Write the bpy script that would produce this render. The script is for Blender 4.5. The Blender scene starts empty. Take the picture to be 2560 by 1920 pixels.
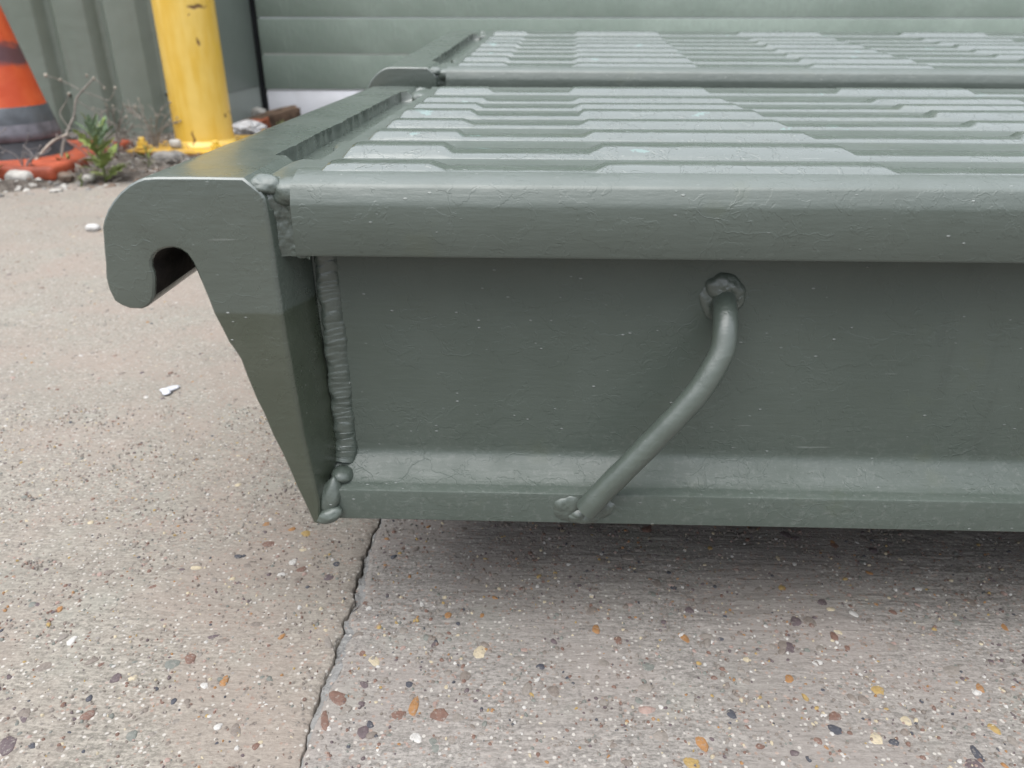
import bpy, bmesh, math, random
import numpy as np
from mathutils import Vector, Matrix, Euler

R = math.radians
random.seed(7)
rng = np.random.default_rng(11)
scene = bpy.context.scene
COL = scene.collection

# ------------------------------------------------------------------ camera
cam_d = bpy.data.cameras.new('camera')
cam = bpy.data.objects.new('camera', cam_d)
COL.objects.link(cam)
cam_d.sensor_width = 36.0
cam_d.lens = 27.14
cam_d.clip_start = 0.01
cam_d.clip_end = 400
p, yw, rl = R(25.236), R(-1.941), R(0.035)
fwd = Vector((math.sin(yw) * math.cos(p), math.cos(yw) * math.cos(p), -math.sin(p)))
rgt = Vector((math.cos(yw), -math.sin(yw), 0))
upv = rgt.cross(fwd)
rr = rgt * math.cos(rl) + upv * math.sin(rl)
uu = -rgt * math.sin(rl) + upv * math.cos(rl)
cam.matrix_world = Matrix(((rr.x, uu.x, -fwd.x, 0), (rr.y, uu.y, -fwd.y, 0), (rr.z, uu.z, -fwd.z, 0.32), (0, 0, 0, 1)))
cam_d.dof.use_dof = True
cam_d.dof.focus_distance = 0.385
cam_d.dof.aperture_fstop = 13.0
scene.camera = cam

# ------------------------------------------------------------------ sky, sun, exposure
SUN_EL, SUN_AZ = R(70), R(222)          # azimuth clockwise from +Y: left of the camera and a little behind
w = bpy.data.worlds.new('World')
scene.world = w
w.use_nodes = True
wn = w.node_tree.nodes
wl = w.node_tree.links
sky = wn.new('ShaderNodeTexSky')
sky.sky_type = 'NISHITA'
sky.sun_disc = False
sky.sun_elevation = SUN_EL
sky.sun_rotation = SUN_AZ
sky.air_density = 1.0
sky.dust_density = 4.0
sky.ozone_density = 1.0
hs = wn.new('ShaderNodeHueSaturation')
hs.inputs['Saturation'].default_value = 0.34
wl.new(sky.outputs[0], hs.inputs['Color'])
# even overcast deck over the clear sky: brightest overhead, horizon dimmed well down to cut low light
gc = wn.new('ShaderNodeTexCoord')
sx_ = wn.new('ShaderNodeSeparateXYZ')
wl.new(gc.outputs['Generated'], sx_.inputs[0])
mr = wn.new('ShaderNodeMapRange')
mr.inputs[1].default_value = 0.0; mr.inputs[2].default_value = 1.0
mr.inputs[3].default_value = 0.10; mr.inputs[4].default_value = 1.0
wl.new(sx_.outputs[2], mr.inputs[0])
oc = wn.new('ShaderNodeMix'); oc.data_type = 'RGBA'; oc.blend_type = 'MULTIPLY'
oc.inputs[0].default_value = 1.0
oc.inputs[6].default_value = (10.6, 11.1, 12.2, 1)
wl.new(mr.outputs[0], oc.inputs[7])
mx = wn.new('ShaderNodeMix'); mx.data_type = 'RGBA'
mx.inputs[0].default_value = 0.88
wl.new(hs.outputs[0], mx.inputs[6])
wl.new(oc.outputs[2], mx.inputs[7])
wl.new(mx.outputs[2], wn['Background'].inputs[0])
wn['Background'].inputs[1].default_value = 0.12
sd = bpy.data.lights.new('sun', 'SUN')
sd.energy = 1.3
sd.angle = R(62)
sd.color = (1.0, 0.965, 0.92)
sun = bpy.data.objects.new('sun', sd)
COL.objects.link(sun)
sdir = Vector((math.sin(SUN_AZ) * math.cos(SUN_EL), math.cos(SUN_AZ) * math.cos(SUN_EL), math.sin(SUN_EL)))
sun.rotation_euler = sdir.to_track_quat('Z', 'Y').to_euler()
sun.location = sdir * 10
vs = scene.view_settings
vs.view_transform = 'Standard'
vs.look = 'None'
vs.gamma = 1.0
vs.use_curve_mapping = False
vs.exposure = 1.6

# ------------------------------------------------------------------ helpers: objects
def link(name, me, parent=None, mat=None, label=None, cat=None, group=None, kind=None):
    o = bpy.data.objects.new(name, me)
    COL.objects.link(o)
    if parent is not None:
        o.parent = parent
    if mat is not None and me is not None:
        me.materials.clear()
        for m in (mat if isinstance(mat, (list, tuple)) else [mat]):
            me.materials.append(m)
    if label: o['label'] = label
    if cat: o['category'] = cat
    if group: o['group'] = group
    if kind: o['kind'] = kind
    return o

def empty(name, loc, label, cat, group=None, rot=(0, 0, 0)):
    o = link(name, None, None, None, label, cat, group)
    o.location = loc
    o.rotation_euler = rot
    o.empty_display_size = 0.05
    return o

def mesh(name, verts, faces, smooth=True):
    me = bpy.data.meshes.new(name)
    me.from_pydata([tuple(map(float, v)) for v in verts], [], [tuple(map(int, f)) for f in faces])
    if smooth:
        me.polygons.foreach_set('use_smooth', [True] * len(me.polygons))
    me.update()
    return me

def np_mesh(name, V, F, smooth=True):
    """V (n,3) floats, F (m,k) ints, all faces with k corners"""
    V = np.asarray(V, np.float32); F = np.asarray(F, np.int32)
    me = bpy.data.meshes.new(name)
    me.vertices.add(len(V)); me.vertices.foreach_set('co', V.ravel())
    k = F.shape[1]
    me.loops.add(F.size); me.loops.foreach_set('vertex_index', F.ravel())
    me.polygons.add(len(F))
    me.polygons.foreach_set('loop_start', np.arange(0, F.size, k, dtype=np.int32))
    me.polygons.foreach_set('loop_total', np.full(len(F), k, np.int32))
    me.polygons.foreach_set('use_smooth', np.full(len(F), smooth))
    me.update(calc_edges=True)
    me.validate()
    return me

def grid_faces(nu, nv, off=0, wrap_v=False):
    i = np.arange(nu - 1)[:, None]
    j = np.arange(nv if wrap_v else nv - 1)[None, :]
    j2 = (j + 1) % nv
    a = i * nv + j; b = i * nv + j2; c = (i + 1) * nv + j2; d = (i + 1) * nv + j
    return np.stack([a, b, c, d], -1).reshape(-1, 4) + off

def grid_mesh(name, Pg, wrap_v=False, flip=False, smooth=True):
    Pg = np.asarray(Pg, float)
    nu, nv = Pg.shape[:2]
    F = grid_faces(nu, nv, 0, wrap_v)
    if flip: F = F[:, ::-1]
    return np_mesh(name, Pg.reshape(-1, 3), F, smooth)

def join(parts):
    """list of (verts, faces) -> one"""
    V, F = [], []
    for v, f in parts:
        o = len(V)
        V += [tuple(q) for q in v]
        F += [tuple(i + o for i in g) for g in f]
    return V, F

def auto_smooth(me, ang=35):
    bm = bmesh.new(); bm.from_mesh(me)
    for e in bm.edges:
        if len(e.link_faces) == 2:
            e.smooth = e.calc_face_angle(0) < R(ang)
        else:
            e.smooth = False
    for f in bm.faces: f.smooth = True
    bm.to_mesh(me); bm.free()
    return me

def bevel_me(me, width, seg=2, ang=30):
    bm = bmesh.new(); bm.from_mesh(me)
    bmesh.ops.recalc_face_normals(bm, faces=bm.faces)
    es = [e for e in bm.edges if len(e.link_faces) == 2 and e.calc_face_angle(0) > R(ang)]
    bmesh.ops.bevel(bm, geom=es, offset=width, segments=seg, profile=0.5, affect='EDGES', clamp_overlap=True)
    for f in bm.faces: f.smooth = True
    for e in bm.edges: e.smooth = len(e.link_faces) == 2 and e.calc_face_angle(0) < R(40)
    bm.to_mesh(me); bm.free()
    return me

def box_vf(c, h):
    x, y, z = c; a, b, d = h
    V = [(x + sx * a, y + sy * b, z + sz * d) for sx in (-1, 1) for sy in (-1, 1) for sz in (-1, 1)]
    F = [(0, 1, 3, 2), (4, 6, 7, 5), (0, 4, 5, 1), (2, 3, 7, 6), (0, 2, 6, 4), (1, 5, 7, 3)]
    return V, F

def box_me(name, c, h, bev=0.0, seg=2):
    V, F = box_vf(c, h)
    me = mesh(name, V, F, False)
    if bev: bevel_me(me, bev, seg)
    return me

def extrude_profile_x(name, prof, x0, x1, xs=None, closed=True, caps=True, ang=35):
    """prof: (y,z) polygon; extruded along X"""
    xs = [x0, x1] if xs is None else xs
    n = len(prof); V = []; F = []
    for x in xs:
        V += [(x, a, b) for a, b in prof]
    for s in range(len(xs) - 1):
        for i in range(n if closed else n - 1):
            j = (i + 1) % n
            F.append((s * n + i, s * n + j, (s + 1) * n + j, (s + 1) * n + i))
    if closed and caps:
        F.append(tuple(range(n))[::-1]); F.append(tuple((len(xs) - 1) * n + i for i in range(n)))
    me = mesh(name, V, F)
    bm = bmesh.new(); bm.from_mesh(me); bmesh.ops.recalc_face_normals(bm, faces=bm.faces); bm.to_mesh(me); bm.free()
    return auto_smooth(me, ang)

def smooth_path(pts, n):
    P = np.array(pts, float)
    m = len(P)
    out = []
    ext = np.vstack([2 * P[0] - P[1], P, 2 * P[-1] - P[-2]])
    per = max(1, n // (m - 1))
    for i in range(m - 1):
        a, b, c, d = ext[i], ext[i + 1], ext[i + 2], ext[i + 3]
        for k in range(per):
            t = k / per
            out.append(0.5 * ((2 * b) + (-a + c) * t + (2 * a - 5 * b + 4 * c - d) * t * t + (-a + 3 * b - 3 * c + d) * t ** 3))
    out.append(P[-1])
    return np.array(out)

def tube_vf(path, rad, sides=8, caps=True):
    P = np.array(path, float); n = len(P)
    rad = np.full(n, rad) if np.isscalar(rad) else np.asarray(rad, float)
    T = np.gradient(P, axis=0); T /= np.linalg.norm(T, axis=1)[:, None] + 1e-12
    ref = np.array([0.31, 0.17, 0.93])
    N = np.cross(T[0], ref); N /= np.linalg.norm(N)
    V = []; F = []
    for i in range(n):
        N = N - T[i] * (N @ T[i]); N /= np.linalg.norm(N) + 1e-12
        B = np.cross(T[i], N)
        for k in range(sides):
            a = 2 * math.pi * k / sides
            V.append(tuple(P[i] + rad[i] * (N * math.cos(a) + B * math.sin(a))))
    for i in range(n - 1):
        for k in range(sides):
            k2 = (k + 1) % sides
            F.append((i * sides + k, i * sides + k2, (i + 1) * sides + k2, (i + 1) * sides + k))
    if caps:
        F.append(tuple(range(sides))[::-1]); F.append(tuple((n - 1) * sides + k for k in range(sides)))
    return V, F

# value noise in numpy
_lat = np.random.default_rng(3).random((256, 256))
def vnoise(x, y, seed=0):
    x = np.asarray(x, float) + seed * 17.31; y = np.asarray(y, float) + seed * 9.77
    xi = np.floor(x).astype(int); yi = np.floor(y).astype(int)
    fx = x - xi; fy = y - yi
    fx = fx * fx * (3 - 2 * fx); fy = fy * fy * (3 - 2 * fy)
    g = lambda a, b: _lat[a % 256, b % 256]
    return (g(xi, yi) * (1 - fx) + g(xi + 1, yi) * fx) * (1 - fy) + (g(xi, yi + 1) * (1 - fx) + g(xi + 1, yi + 1) * fx) * fy - 0.5
def fbm(x, y, sc, octv=4, seed=0):
    s = 0; a = 1.0
    for k in range(octv):
        s = s + a * vnoise(np.asarray(x) * sc, np.asarray(y) * sc, seed + k * 3); sc *= 2.07; a *= 0.5
    return s

def blob_me(name, c, r, amp=0.15, sub=3, freq=2.0, seed=0, power=2.0, rot=None):
    bm = bmesh.new()
    bmesh.ops.create_icosphere(bm, subdivisions=sub, radius=1.0)
    V = np.array([v.co[:] for v in bm.verts])
    if power != 2.0:
        s = (np.abs(V) ** power).sum(1) ** (1 / power); V = V / s[:, None]
    d = fbm(V[:, 0] * freq + V[:, 2], V[:, 1] * freq - 0.7 * V[:, 2], 1.0, 3, seed) + 0.6 * fbm(V[:, 2] * freq, V[:, 0] * freq, 1.3, 3, seed + 5)
    V = V * (1 + amp * 2 * d)[:, None] * np.array(r)
    if rot is not None:
        V = V @ np.array(Euler(rot).to_matrix()).T
    V = V + np.array(c)
    for v, q in zip(bm.verts, V): v.co = q
    me = bpy.data.meshes.new(name)
    for f in bm.faces: f.smooth = True
    bm.to_mesh(me); bm.free()
    return me

# ------------------------------------------------------------------ helpers: materials
ALB = 0.47          # all base colours below are written bright; this brings them to measured reflectance
class NT:
    def __init__(s, name):
        s.m = bpy.data.materials.new(name); s.m.use_nodes = True
        s.t = s.m.node_tree; s.n = s.t.nodes; s.l = s.t.links
        s.b = s.n['Principled BSDF']
        s.tc = s.n.new('ShaderNodeTexCoord')
    def link(s, a, b): s.l.new(a, b)
    def put(s, sock, v):
        if isinstance(v, bpy.types.NodeSocket): s.l.new(v, sock)
        elif isinstance(v, (tuple, list)) and sock.type == 'RGBA' and len(v) == 3: sock.default_value = (*v, 1)
        else: sock.default_value = v
    def co(s, kind='Object', scale=(1, 1, 1), loc=(0, 0, 0)):
        mp = s.n.new('ShaderNodeMapping'); s.link(s.tc.outputs[kind], mp.inputs[0])
        mp.inputs['Scale'].default_value = scale; mp.inputs['Location'].default_value = loc
        return mp.outputs[0]
    def noise(s, vec, scale, detail=4, rough=0.55, dist=0.0):
        n = s.n.new('ShaderNodeTexNoise'); s.put(n.inputs['Vector'], vec)
        n.inputs['Scale'].default_value = scale; n.inputs['Detail'].default_value = detail
        n.inputs['Roughness'].default_value = rough; n.inputs['Distortion'].default_value = dist
        return n.outputs[0]
    def noisec(s, vec, scale, detail=4):
        n = s.n.new('ShaderNodeTexNoise'); s.put(n.inputs['Vector'], vec)
        n.inputs['Scale'].default_value = scale; n.inputs['Detail'].default_value = detail
        return n.outputs[1]
    def voro(s, vec, scale, feat='F1', out=0, rand=1.0):
        n = s.n.new('ShaderNodeTexVoronoi'); n.feature = feat; s.put(n.inputs['Vector'], vec)
        n.inputs['Scale'].default_value = scale; n.inputs['Randomness'].default_value = rand
        return n.outputs[out]
    def math(s, op, a, b=0.0, c=0.0, clamp=False):
        n = s.n.new('ShaderNodeMath'); n.operation = op; n.use_clamp = clamp
        s.put(n.inputs[0], a); s.put(n.inputs[1], b); s.put(n.inputs[2], c)
        return n.outputs[0]
    def ramp(s, v, a, b, to0=0.0, to1=1.0, smooth=True):
        n = s.n.new('ShaderNodeMapRange'); n.interpolation_type = 'SMOOTHSTEP' if smooth else 'LINEAR'
        s.put(n.inputs[0], v); n.inputs[1].default_value = a; n.inputs[2].default_value = b
        n.inputs[3].default_value = to0; n.inputs[4].default_value = to1
        return n.outputs[0]
    def mix(s, f, a, b, mode='MIX'):
        n = s.n.new('ShaderNodeMix'); n.data_type = 'RGBA'; n.blend_type = mode; n.clamp_factor = True
        s.put(n.inputs[0], f); s.put(n.inputs[6], a); s.put(n.inputs[7], b)
        return n.outputs[2]
    def vadd(s, a, b):
        n = s.n.new('ShaderNodeVectorMath'); n.operation = 'ADD'; s.put(n.inputs[0], a); s.put(n.inputs[1], b)
        return n.outputs[0]
    def vscale(s, a, k):
        n = s.n.new('ShaderNodeVectorMath'); n.operation = 'SCALE'; s.put(n.inputs[0], a); n.inputs[3].default_value = k
        return n.outputs[0]
    def vsub(s, a, v):
        n = s.n.new('ShaderNodeVectorMath'); n.operation = 'SUBTRACT'; s.put(n.inputs[0], a); n.inputs[1].default_value = v
        return n.outputs[0]
    def vlen(s, a):
        n = s.n.new('ShaderNodeVectorMath'); n.operation = 'LENGTH'; s.put(n.inputs[0], a)
        return n.outputs['Value']
    def sep(s, a):
        n = s.n.new('ShaderNodeSeparateXYZ'); s.put(n.inputs[0], a); return n.outputs
    def bump(s, h, strength=1.0, dist=1.0, normal=None):
        n = s.n.new('ShaderNodeBump'); n.inputs['Strength'].default_value = strength
        n.inputs['Distance'].default_value = dist; s.put(n.inputs['Height'], h)
        if normal is not None: s.link(normal, n.inputs['Normal'])
        return n.outputs[0]
    def out(s, color=None, rough=0.5, normal=None, spec=0.5, metal=0.0, **kw):
        if color is not None:
            if isinstance(color, tuple): color = tuple(c_ * ALB for c_ in color)
            else: color = s.mix(1.0, color, (ALB, ALB, ALB), 'MULTIPLY')
            s.put(s.b.inputs['Base Color'], color)
        s.put(s.b.inputs['Roughness'], rough); s.b.inputs['Specular IOR Level'].default_value = spec
        s.b.inputs['Metallic'].default_value = metal
        if normal is not None: s.link(normal, s.b.inputs['Normal'])
        for k, v in kw.items(): s.put(s.b.inputs[k], v)
        return s.m

def plain(name, col, rough=0.6, spec=0.4, bscale=0, bamp=0.0, var=0.12, vscale=40):
    t = NT(name); v = t.co()
    n = t.noise(v, vscale, 5)
    dark = tuple(c * (1 - var * 1.6) for c in col); lite = tuple(min(1, c * (1 + var)) for c in col)
    c = t.mix(t.ramp(n, 0.3, 0.7), dark, lite)
    nm = t.bump(t.math('MULTIPLY', t.noise(v, bscale, 4), bamp)) if bscale else None
    return t.out(c, rough, nm, spec)

# painted steel of the ramps
def paint_mat(name, ridge=1.0, flake=0.0, olive=False, lump=1.0, dust=0.0, rough=(0.30, 0.46), coat=0.35, spec=0.6):
    t = NT(name); v = t.co()
    A, B = (0.104, 0.130, 0.107), (0.118, 0.145, 0.121)
    big = t.noise(v, 14, 4)
    col = t.mix(t.ramp(big, 0.35, 0.65), A, B)
    # faint olive undercoat showing
    col = t.mix(t.ramp(t.noise(t.co(loc=(3, 1, 2)), 26, 5, 0.6), 0.60, 0.70, 0, 0.55), col, (0.118, 0.142, 0.105))
    if olive:
        z = t.sep(v)[2]
        zz = t.math('ADD', z, t.math('MULTIPLY', t.math('SUBTRACT', t.noise(v, 60, 3), 0.5), 0.0035))
        m = t.ramp(zz, 0.1955, 0.1975, 1.0, 0.0)
        col = t.mix(m, col, t.mix(t.ramp(t.noise(v, 35, 5), 0.4, 0.6), (0.066, 0.084, 0.055), (0.080, 0.098, 0.068)))
    # paint ridges / blistered edges
    dv = t.vadd(v, t.vscale(t.noisec(v, 70, 3), 0.022))
    e = t.voro(dv, 38, 'DISTANCE_TO_EDGE')
    rid = t.ramp(e, 0.0, 0.022, 1.0, 0.0)
    msk = t.ramp(t.noise(t.co(loc=(7, 3, 1)), 22, 3), 0.50, 0.62)
    rid = t.math('MULTIPLY', rid, msk)
    plate = t.math('MULTIPLY', t.ramp(t.noise(dv, 55, 4, 0.6), 0.53, 0.56), 1.0)
    h = t.math('MULTIPLY', rid, 0.00020 * ridge)
    h = t.math('ADD', h, t.math('MULTIPLY', plate, 0.00018 * (ridge + flake)))
    h = t.math('ADD', h, t.math('MULTIPLY', t.noise(v, 45, 3), 0.0010 * lump))
    h = t.math('ADD', h, t.math('MULTIPLY', t.noise(t.co(scale=(0.16, 1, 1)), 420, 3), 0.00016))
    h = t.math('ADD', h, t.math('MULTIPLY', t.noise(v, 900, 2), 0.00005))
    # grit stuck in the paint, tiny pale scuffs
    sp = t.voro(t.co(scale=(0.55, 1, 1)), 210, 'F1', 0)
    spm = t.math('MULTIPLY', t.ramp(sp, 0.05, 0.13, 1, 0), t.ramp(t.noise(t.co(loc=(5, 5, 5)), 30, 4), 0.46, 0.62))
    h = t.math('ADD', h, t.math('MULTIPLY', spm, 0.0003))
    col = t.mix(t.math('MULTIPLY', spm, 0.55), col, (0.52, 0.55, 0.52))
    mp = t.n.new('ShaderNodeMapping'); t.link(t.tc.outputs['Object'], mp.inputs[0])
    mp.inputs['Rotation'].default_value = (0.1, 0.5, 0.35); mp.inputs['Scale'].default_value = (0.05, 1, 1)
    sc_ = t.math('MULTIPLY', t.ramp(t.noise(mp.outputs[0], 330, 3, 0.6), 0.685, 0.715), t.ramp(t.noise(t.co(loc=(9, 2, 4)), 18, 3), 0.52, 0.66))
    col = t.mix(t.math('MULTIPLY', sc_, 0.45), col, (0.36, 0.39, 0.36))
    gr = t.math('MULTIPLY', t.ramp(t.noise(t.co(scale=(1, 1, 0.14)), 85, 5, 0.7), 0.50, 0.72), t.ramp(t.noise(t.co(loc=(2, 8, 4)), 9, 4), 0.42, 0.62))
    col = t.mix(t.math('MULTIPLY', gr, 0.38), col, (0.078, 0.095, 0.078))
    if flake:
        fm = t.ramp(t.noise(t.vadd(t.co(scale=(0.5, 1, 1)), t.vscale(t.noisec(v, 90, 3), 0.01)), 75, 5, 0.65), 0.66, 0.685, 0, 0.8 * flake)
        col = t.mix(fm, col, (0.22, 0.38, 0.34))
    if dust:
        z = t.sep(v)[2]
        dm = t.math('MULTIPLY', t.ramp(t.noise(v, 330, 5, 0.75), 0.50, 0.68), t.ramp(t.math('ADD', z, t.math('MULTIPLY', t.noise(v, 20, 4), 0.05)), 0.12, 0.165, dust, 0.0))
        col = t.mix(dm, col, (0.25, 0.265, 0.24))
    ro = t.ramp(t.noise(v, 33, 5, 0.6), 0.3, 0.7, rough[0], rough[1])
    return t.out(col, ro, t.bump(h), spec, **{'Coat Weight': coat, 'Coat Roughness': 0.2, 'Coat IOR': 1.5})

PAINT = paint_mat('ramp_paint', 0.5, 0.0)
PAINT_RAIL = paint_mat('ramp_paint_rail', 0.35, 0.0, olive=True, lump=0.6, rough=(0.24, 0.38), coat=0.6)
PAINT_SKIRT = paint_mat('ramp_paint_skirt', 0.42, 0.0, lump=0.4, rough=(0.36, 0.52), coat=0.05)
PAINT_DECK = paint_mat('ramp_paint_deck', 0.35, 0.6, lump=0.6, rough=(0.17, 0.32), coat=0.35)
PAINT_WEB = paint_mat('ramp_paint_web', 0.5, 0.0, lump=0.4, dust=0.35, rough=(0.38, 0.56), coat=0.0, spec=0.42)
PAINT_WELD = paint_mat('ramp_paint_weld', 0.3, 0.0, lump=0.8, rough=(0.34, 0.5), coat=0.15)

SHADED_BARE = plain('shaded_bare_steel', (0.032, 0.026, 0.022), 0.8, 0.2, 200, 0.0008, 0.3, 90)  # brownish bare steel, with the shade inside the hook put into its colour

# concrete
def concrete_mat(name, tint, warm, sheen=0.0):
    t = NT(name); v = t.co()
    A = tuple(c * 0.58 for c in tint); B = tuple(c * 1.30 for c in tint)
    va = t.co(scale=(0.42, 1, 1))
    fine = t.math('ADD', t.math('MULTIPLY', t.noise(va, 560, 5, 0.75), 0.65), t.math('MULTIPLY', t.noise(v, 640, 4, 0.7), 0.35))
    mid = t.noise(va, 130, 4, 0.6)
    col = t.mix(t.ramp(fine, 0.38, 0.62), A, B)
    col = t.mix(t.ramp(t.noise(t.co(scale=(0.3, 1, 1)), 190, 5, 0.75), 0.54, 0.68, 0, 0.55), col, tuple(c * 0.72 for c in tint))
    col = t.mix(t.ramp(t.noise(t.co(scale=(0.4, 1, 1), loc=(2, 2, 2)), 260, 4, 0.75), 0.57, 0.68, 0, 0.65), col, tuple(min(1, c * 1.35) for c in tint))
    col = t.mix(t.ramp(t.noise(t.co(loc=(1, 6, 2)), 17, 5, 0.6), 0.52, 0.66, 0, 0.4), col, (0.39, 0.385, 0.325))
    col = t.mix(t.ramp(t.noise(v, 9, 5, 0.6), 0.42, 0.62, 0, 0.65), col, warm)
    col = t.mix(t.ramp(t.noise(t.co(loc=(4, 9, 0)), 5, 4), 0.48, 0.66, 0, 0.35), col, tuple(c * 0.78 for c in tint))
    # sand grains: dark and pale specks
    cell = t.voro(v, 420, 'F1', 1)
    cs = t.sep(cell)
    d = t.voro(v, 420, 'F1', 0)
    core = t.ramp(d, 0.28, 0.46, 1, 0)
    col = t.mix(t.math('MULTIPLY', core, t.ramp(cs[0], 0.80, 0.86)), col, (0.62, 0.58, 0.52))
    col = t.mix(t.math('MULTIPLY', core, t.ramp(cs[1], 0.86, 0.93, 0, 0.6)), col, (0.17, 0.15, 0.14))
    col = t.mix(t.math('MULTIPLY', core, t.ramp(cs[2], 0.84, 0.90, 0, 0.7)), col, (0.40, 0.27, 0.21))
    h = t.math('MULTIPLY', fine, 0.0014)
    h = t.math('ADD', h, t.math('MULTIPLY', mid, 0.0012))
    h = t.math('ADD', h, t.math('MULTIPLY', t.noise(t.co(scale=(0.10, 1, 1)), 260, 3), 0.0014))
    h = t.math('ADD', h, t.math('MULTIPLY', t.noise(t.co(scale=(0.06, 1, 1)), 60, 3), 0.0010))
    return t.out(col, 0.86, t.bump(h, 0.75), 0.25)

CONC_L = concrete_mat('concrete_warm', (0.385, 0.350, 0.295), (0.398, 0.330, 0.276))
CONC_R = concrete_mat('concrete_grey', (0.375, 0.345, 0.310), (0.390, 0.342, 0.305))
MORTAR = concrete_mat('joint_mortar', (0.33, 0.325, 0.31), (0.36, 0.35, 0.33))

# ------------------------------------------------------------------ the ground
def polyf(pts):
    q = sorted(pts); a = np.array(q)
    return lambda y: np.interp(y, a[:, 0], a[:, 1])
CR = [(-4, -0.09), (0.2, -0.108), (0.2492, -0.1104), (0.2578, -0.1109), (0.2667, -0.1119), (0.2743, -0.1105), (0.283, -0.1108), (0.2921, -0.112), (0.3016, -0.1128), (0.3094, -0.1106), (0.3162, -0.1105), (0.328, -0.1117), (0.3391, -0.1107), (0.3507, -0.1126), (0.3589, -0.1107), (0.3701, -0.1103), (0.3817, -0.1119), (0.3971, -0.1112), (0.4133, -0.1126), (0.4253, -0.1113), (0.447, -0.1107), (0.6, -0.110), (2.4, -0.12)]
MO = [(-4, -0.086), (0.2, -0.1068), (0.2492, -0.1094), (0.2578, -0.1098), (0.2658, -0.1103), (0.2724, -0.1088), (0.2792, -0.1082), (0.2893, -0.1063), (0.2976, -0.1059), (0.3085, -0.1052), (0.3211, -0.1047), (0.3306, -0.1047), (0.3394, -0.1031), (0.3456, -0.1072), (0.3576, -0.1085), (0.3703, -0.1031), (0.3819, -0.105), (0.3988, -0.1080), (0.4151, -0.1083), (0.4254, -0.1093), (0.4471, -0.1093), (0.6, -0.1085), (2.4, -0.118)]
fCR, fMO = polyf(CR), polyf(MO)
def xA(y): return fCR(y) + 0.0024 * fbm(y, y * 0 + 0.3, 190, 4, 1) + 0.0016 * fbm(y, y * 0, 70, 2, 4)
def xB(y): return np.maximum(fMO(y) + 0.0026 * fbm(y, y * 0 + 0.9, 170, 4, 2), xA(y) + 0.0016)
ys = np.concatenate([np.linspace(-4, 0.1, 12)[:-1], np.arange(0.1, 0.225, 0.006), np.arange(0.225, 0.56, 0.0016), np.geomspace(0.56, 2.45, 130)])
offs = np.concatenate([[0, 0.0003, 0.0008, 0.0014, 0.0021, 0.003], np.arange(0.0042, 0.42, 0.0022), np.geomspace(0.43, 6, 40)])
def slab(name, edge, sgn, mat, seed, chip):
    Y, O = np.meshgrid(ys, offs, indexing='ij')
    X = edge(Y) + sgn * O
    Z = 0.0016 * fbm(X, Y, 9, 3, seed) + 0.0010 * fbm(X, Y, 60, 3, seed + 2) + 0.0007 * fbm(X * 0.3, Y, 130, 2, seed + 4)
    ch = np.clip(fbm(X * 0 + 1, Y, 70, 3, seed + 6) + 0.15, 0, 1)
    Z -= (0.0012 + chip * ch) * np.exp(-O / 0.0022) + chip * 0.8 * ch * np.exp(-O / 0.006)
    Pg = np.stack([X, Y, Z], -1)
    side = Pg[:, :1].copy(); side[..., 2] = -0.026; side[..., 0] += sgn * 0.0008
    Pg = np.concatenate([side, Pg], 1)
    me = grid_mesh(name, Pg, flip=(sgn > 0))
    return link(name, me, None, mat, kind='structure')
slabL = slab('concrete_slab', xA, -1, CONC_L, 1, 0.0012)
slabR = slab('concrete_slab', xB, 1, CONC_R, 21, 0.0016)
slabL['label'] = 'warm pinkish grey concrete slab left of the crack'
slabR['label'] = 'grey concrete slab with exposed pebbles under the green ramps'
# mortar left in the joint
T = np.linspace(0, 1, 12)
Y, Tg = np.meshgrid(ys[11:], T, indexing='ij')
gap = 0.0003 + 0.0026 * np.clip(fbm(Y, Y * 0, 75, 4, 8) + 0.12, 0, 1)
X = (xA(Y) + gap) * (1 - Tg) + (xB(Y) + 0.0008) * Tg
Z = -0.0040 + 0.0024 * Tg + 0.0034 * fbm(X, Y, 150, 4, 9)
Z = np.minimum(Z, -0.0016)
Z[:, 0] = -0.02
link('joint_mortar', grid_mesh('joint_mortar', np.stack([X, Y, Z], -1), flip=True), None, MORTAR, kind='structure')
GROUND = plain('yard_ground', (0.30, 0.28, 0.25), 0.9, 0.2, 90, 0.003)
me = mesh('ground', [(-60, -60, -0.022), (60, -60, -0.022), (60, 60, -0.022), (-60, 60, -0.022)], [(0, 1, 2, 3)], False)
link('ground', me, None, GROUND, kind='structure')

# pebbles showing in the worn concrete
PCOL = {'grey_brown': (0.27, 0.225, 0.19), 'taupe': (0.33, 0.29, 0.25), 'red_brown': (0.24, 0.135, 0.10), 'plum': (0.155, 0.115, 0.12),
        'ochre': (0.50, 0.34, 0.12), 'orange': (0.44, 0.22, 0.08), 'cream': (0.68, 0.58, 0.40), 'white': (0.74, 0.71, 0.66),
        'navy': (0.075, 0.078, 0.095), 'grey_green': (0.24, 0.25, 0.22), 'pink': (0.46, 0.32, 0.27)}
def pebble_mat(name, col):
    t = NT(name); v = t.co('Object') ; g = t.n.new('ShaderNodeNewGeometry').outputs['Position']
    dark = tuple(c_ * 0.78 for c_ in col)
    c_ = t.mix(t.ramp(t.noise(g, 330, 4, 0.6), 0.35, 0.65), dark, col)
    film = t.ramp(t.noise(g, 560, 4, 0.7), 0.52, 0.70, 0.02, 0.8)
    c_ = t.mix(film, c_, (0.37, 0.335, 0.295))
    h = t.math('MULTIPLY', t.noise(g, 700, 3), 0.0005)
    return t.out(c_, 0.7, t.bump(h), 0.3)
PM = {k: pebble_mat('pebble_' + k, c) for k, c in PCOL.items()}
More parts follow.
